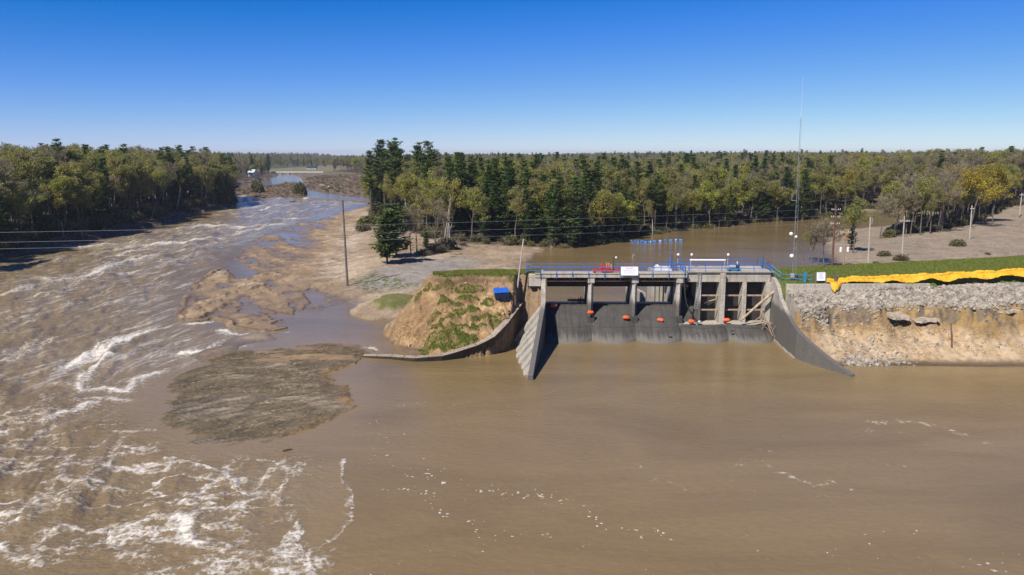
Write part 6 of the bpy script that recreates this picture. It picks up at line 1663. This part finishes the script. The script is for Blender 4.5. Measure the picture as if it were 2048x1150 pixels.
for px, py, s_, lab in ((1802, 521, 1.0, 'dark uprooted bush at the foot of the wide crossarm pole'), (1768, 512, 0.9, 'dark round bush on the sandy flat between two poles'), (1915, 491, 1.1, 'low dark brush heap on the middle of the sandy flat'), (1752, 529, 0.5, 'small dark clump at the edge of the grass by the sandy flat'), (1975, 509, 0.4, 'tiny dark clump on the open sandy flat'), (872, 505, 1.5, 'grey bare brush at the headland corner beside the dark shadow'), (893, 497, 1.8, 'tangled brown brush below the leaning dead trunks'), (848, 512, 1.1, 'low dark brush between the young pines and the mound'), (727, 462, 1.6, 'dark upturned root bush at the sand edge by the pines'), (738, 452, 2.2, 'large brown brush heap under the tall pine stand'), (515, 388, 2.6, 'lone bushy tree on the far river bar'), (600, 390, 2.4, 'dark bush standing in the far channel')):
    x, y = at(px, py, 1.7); z = max(ground_z(x, y), 0.1); x, y = at(px, py, z)
    b = link('brush_bush', SHRUBS[2 if s_ < 2 else 1], None, (x, y, z - 0.1)); b.scale = (s_ * 1.25, s_ * 1.1, s_ * 0.75 if s_ < 2.3 else s_ * 1.6); b.rotation_euler = (0, 0, random.uniform(0, 6))
    tag(b, lab, 'bush')
# clods on the slumped mound and grass on turf
P, inf = spread_pts([(-19, 103), (-14, 98), (-6, 100), (3.5, 104.5), (4, 109), (-11, 109), (-16, 112)], 5000)
k_ = (P[:, 2] > 0.3) & (inf['turf'] < 0.3) & (inf['dmo'] < -0.3) & (fbm(P[:, 0] * 0.5, P[:, 1] * 0.5, 307, 3) > 0.47); P = P[k_]
M['clod'] = plain('soil_clod', (0.42, 0.27, 0.13), 0.95, 0.35, 0.8)
rock_pile('soil_clods', [tuple(p) for p in P], RNG.gamma(2.5, 0.03, len(P)).clip(0.03, 0.25), 'loose soil clods on the slumped mound', 'clod')
P, inf = spread_pts([(36, 93), (84, 93), (84, 101.5), (38.6, 101.5)], 7000)
k_ = (inf['q'] > 1.8) & (P[:, 0] > inf['wall_x'] + 0.5) & (inf['q'] - inf['sc_off'] < 7.8); P = P[k_]
M['sandclod'] = plain('sand_clod', (0.40, 0.28, 0.16), 0.95, 0.3, 0.8)
k_ = fbm(P[:, 0] * 0.35, P[:, 1] * 0.5, 309, 3) > 0.48; P = P[k_]
rock_pile('sand_clods', [tuple(p) for p in P], RNG.gamma(2.5, 0.03, len(P)).clip(0.03, 0.25), 'crumbled sand and clods on the eroded bank face', 'sandclod')
def blades(name, P, label, h0=0.22, mat='turf'):
    n = len(P); a = RNG.uniform(0, 2 * pi, n); s = np.stack([np.cos(a), np.sin(a), np.zeros(n)], -1) * 0.06
    up = np.stack([RNG.normal(0, 0.25, n), RNG.normal(0, 0.25, n), np.ones(n)], -1) * (h0 * RNG.uniform(0.5, 1.3, n))[:, None]
    V = np.stack([P - s, P + s, P + up], 1).reshape(-1, 3)
    me = mesh_from(name, V, tris=np.arange(3 * n).reshape(n, 3), mats=[M[mat]]); shade_attr(me, np.repeat(RNG.uniform(0.7, 1.3, n), 3))
    return tag(link(name, me), label, kind='stuff')
M['turf'] = needle_mat('turf_grass', [(0.0, (0.13, 0.17, 0.03)), (0.5, (0.19, 0.22, 0.045)), (1.0, (0.27, 0.26, 0.07))], 0.3)
P, inf = spread_pts([(-18, 97), (4, 97), (4.4, 114), (-13, 114)], 90000)
k_ = ((inf['turf'] > 0.55) & (inf['dmo'] < 0)) | (inf['dmo'] > -0.15); blades('grass', P[k_][:40000], 'tufted grass on the slumped mound and its crest')
P, inf = spread_pts([(39.8, 106.5), (90, 106.5), (90, 121), (39.8, 121)], 60000)
blades('grass', P, 'mown grass on the embankment crest', 0.14)

# ------------------------------------------------------------------ far bridge and houses
p0 = at(540, 348, 0); p1 = at(648, 348, 0)
br = empty('road_bridge', ((p0[0] + p1[0]) / 2, 1040, 0), 'low pale road bridge across the far river', 'bridge')
Lb = (p1[0] - p0[0]) / 2
MB().box(-Lb, Lb, -4, 4, 1.6, 2.6).build('deck', M['siding'], br)
MB().box(-Lb, Lb, -4.3, -4.0, 2.4, 3.4).build('parapet', M['siding'], br)
for k in range(-3, 4): MB().box(k * Lb / 3.6 - 0.6, k * Lb / 3.6 + 0.6, -3.5, 3.5, -1, 1.6).build('pier', M['concrete'], br)
for px, py, Yk, lab, rm, w in ((505, 351, 800, 'small white house with a pale roof among trees by the far river', 'roofpale', 6), (624, 341, 1290, 'long white house with a dark roof beyond the far green field', 'black', 16)):
    x, y, z = aty(px, py, Yk)
    hs = empty('house', (x, y, max(z, 1.0)), lab, 'house')
    MB().box(-w / 2, w / 2, -4, 4, -1, 3.2).build('wall', M['siding'], hs)
    MB().prism_x([(-4.8, 3.0), (4.8, 3.0), (0, 6.4)], -w / 2 - 0.5, w / 2 + 0.5).build('roof', M[rm], hs)
    MB().box(-0.6, 0.6, -4.05, -3.98, 0, 2.1).build('door', M['darkpole'], hs)
    for wx_ in (-w / 4, w / 4): MB().box(wx_ - 0.7, wx_ + 0.7, -4.06, -3.98, 1.0, 2.2).build('window', M['black'], hs)

# ------------------------------------------------------------------ air
hz = bpy.data.materials.new('air'); hz.use_nodes = True
nt = hz.node_tree; nt.nodes.remove(nt.nodes['Principled BSDF'])
pv = nt.nodes.new('ShaderNodeVolumePrincipled'); pv.inputs['Color'].default_value = (0.86, 0.92, 1.0, 1); pv.inputs['Density'].default_value = 0.0001; pv.inputs['Anisotropy'].default_value = 0.2
nt.links.new(pv.outputs[0], nt.nodes['Material Output'].inputs['Volume'])
tag(MB().box(-24500, 24500, -60, 6200, -4.2, 48).build('haze', hz), 'thin pale air over the river and woods', kind='stuff')

# labels that several trees still share get their order along the row
def screen_x(o): return 1024 + FPX * o.location.x / (o.location.y * cos(PITCH) + 4)
same = {}
for o in COL.objects:
    if o.parent is None and o.get('category') in ('pine', 'tree', 'birch') and o.get('label'): same.setdefault(o['label'], []).append(o)
ORD = 'first second third fourth fifth sixth seventh eighth ninth tenth eleventh twelfth'.split()
for lab, os_ in same.items():
    if 1 < len(os_) <= 12:
        for k, o in enumerate(sorted(os_, key=screen_x)): o['label'] = lab + ', ' + ORD[k] + ' from left'
# walls and the like that stand on their own are things too
for o in COL.objects:
    if o.parent is None and o.get('category') and not o.get('kind'): o['kind'] = 'thing'
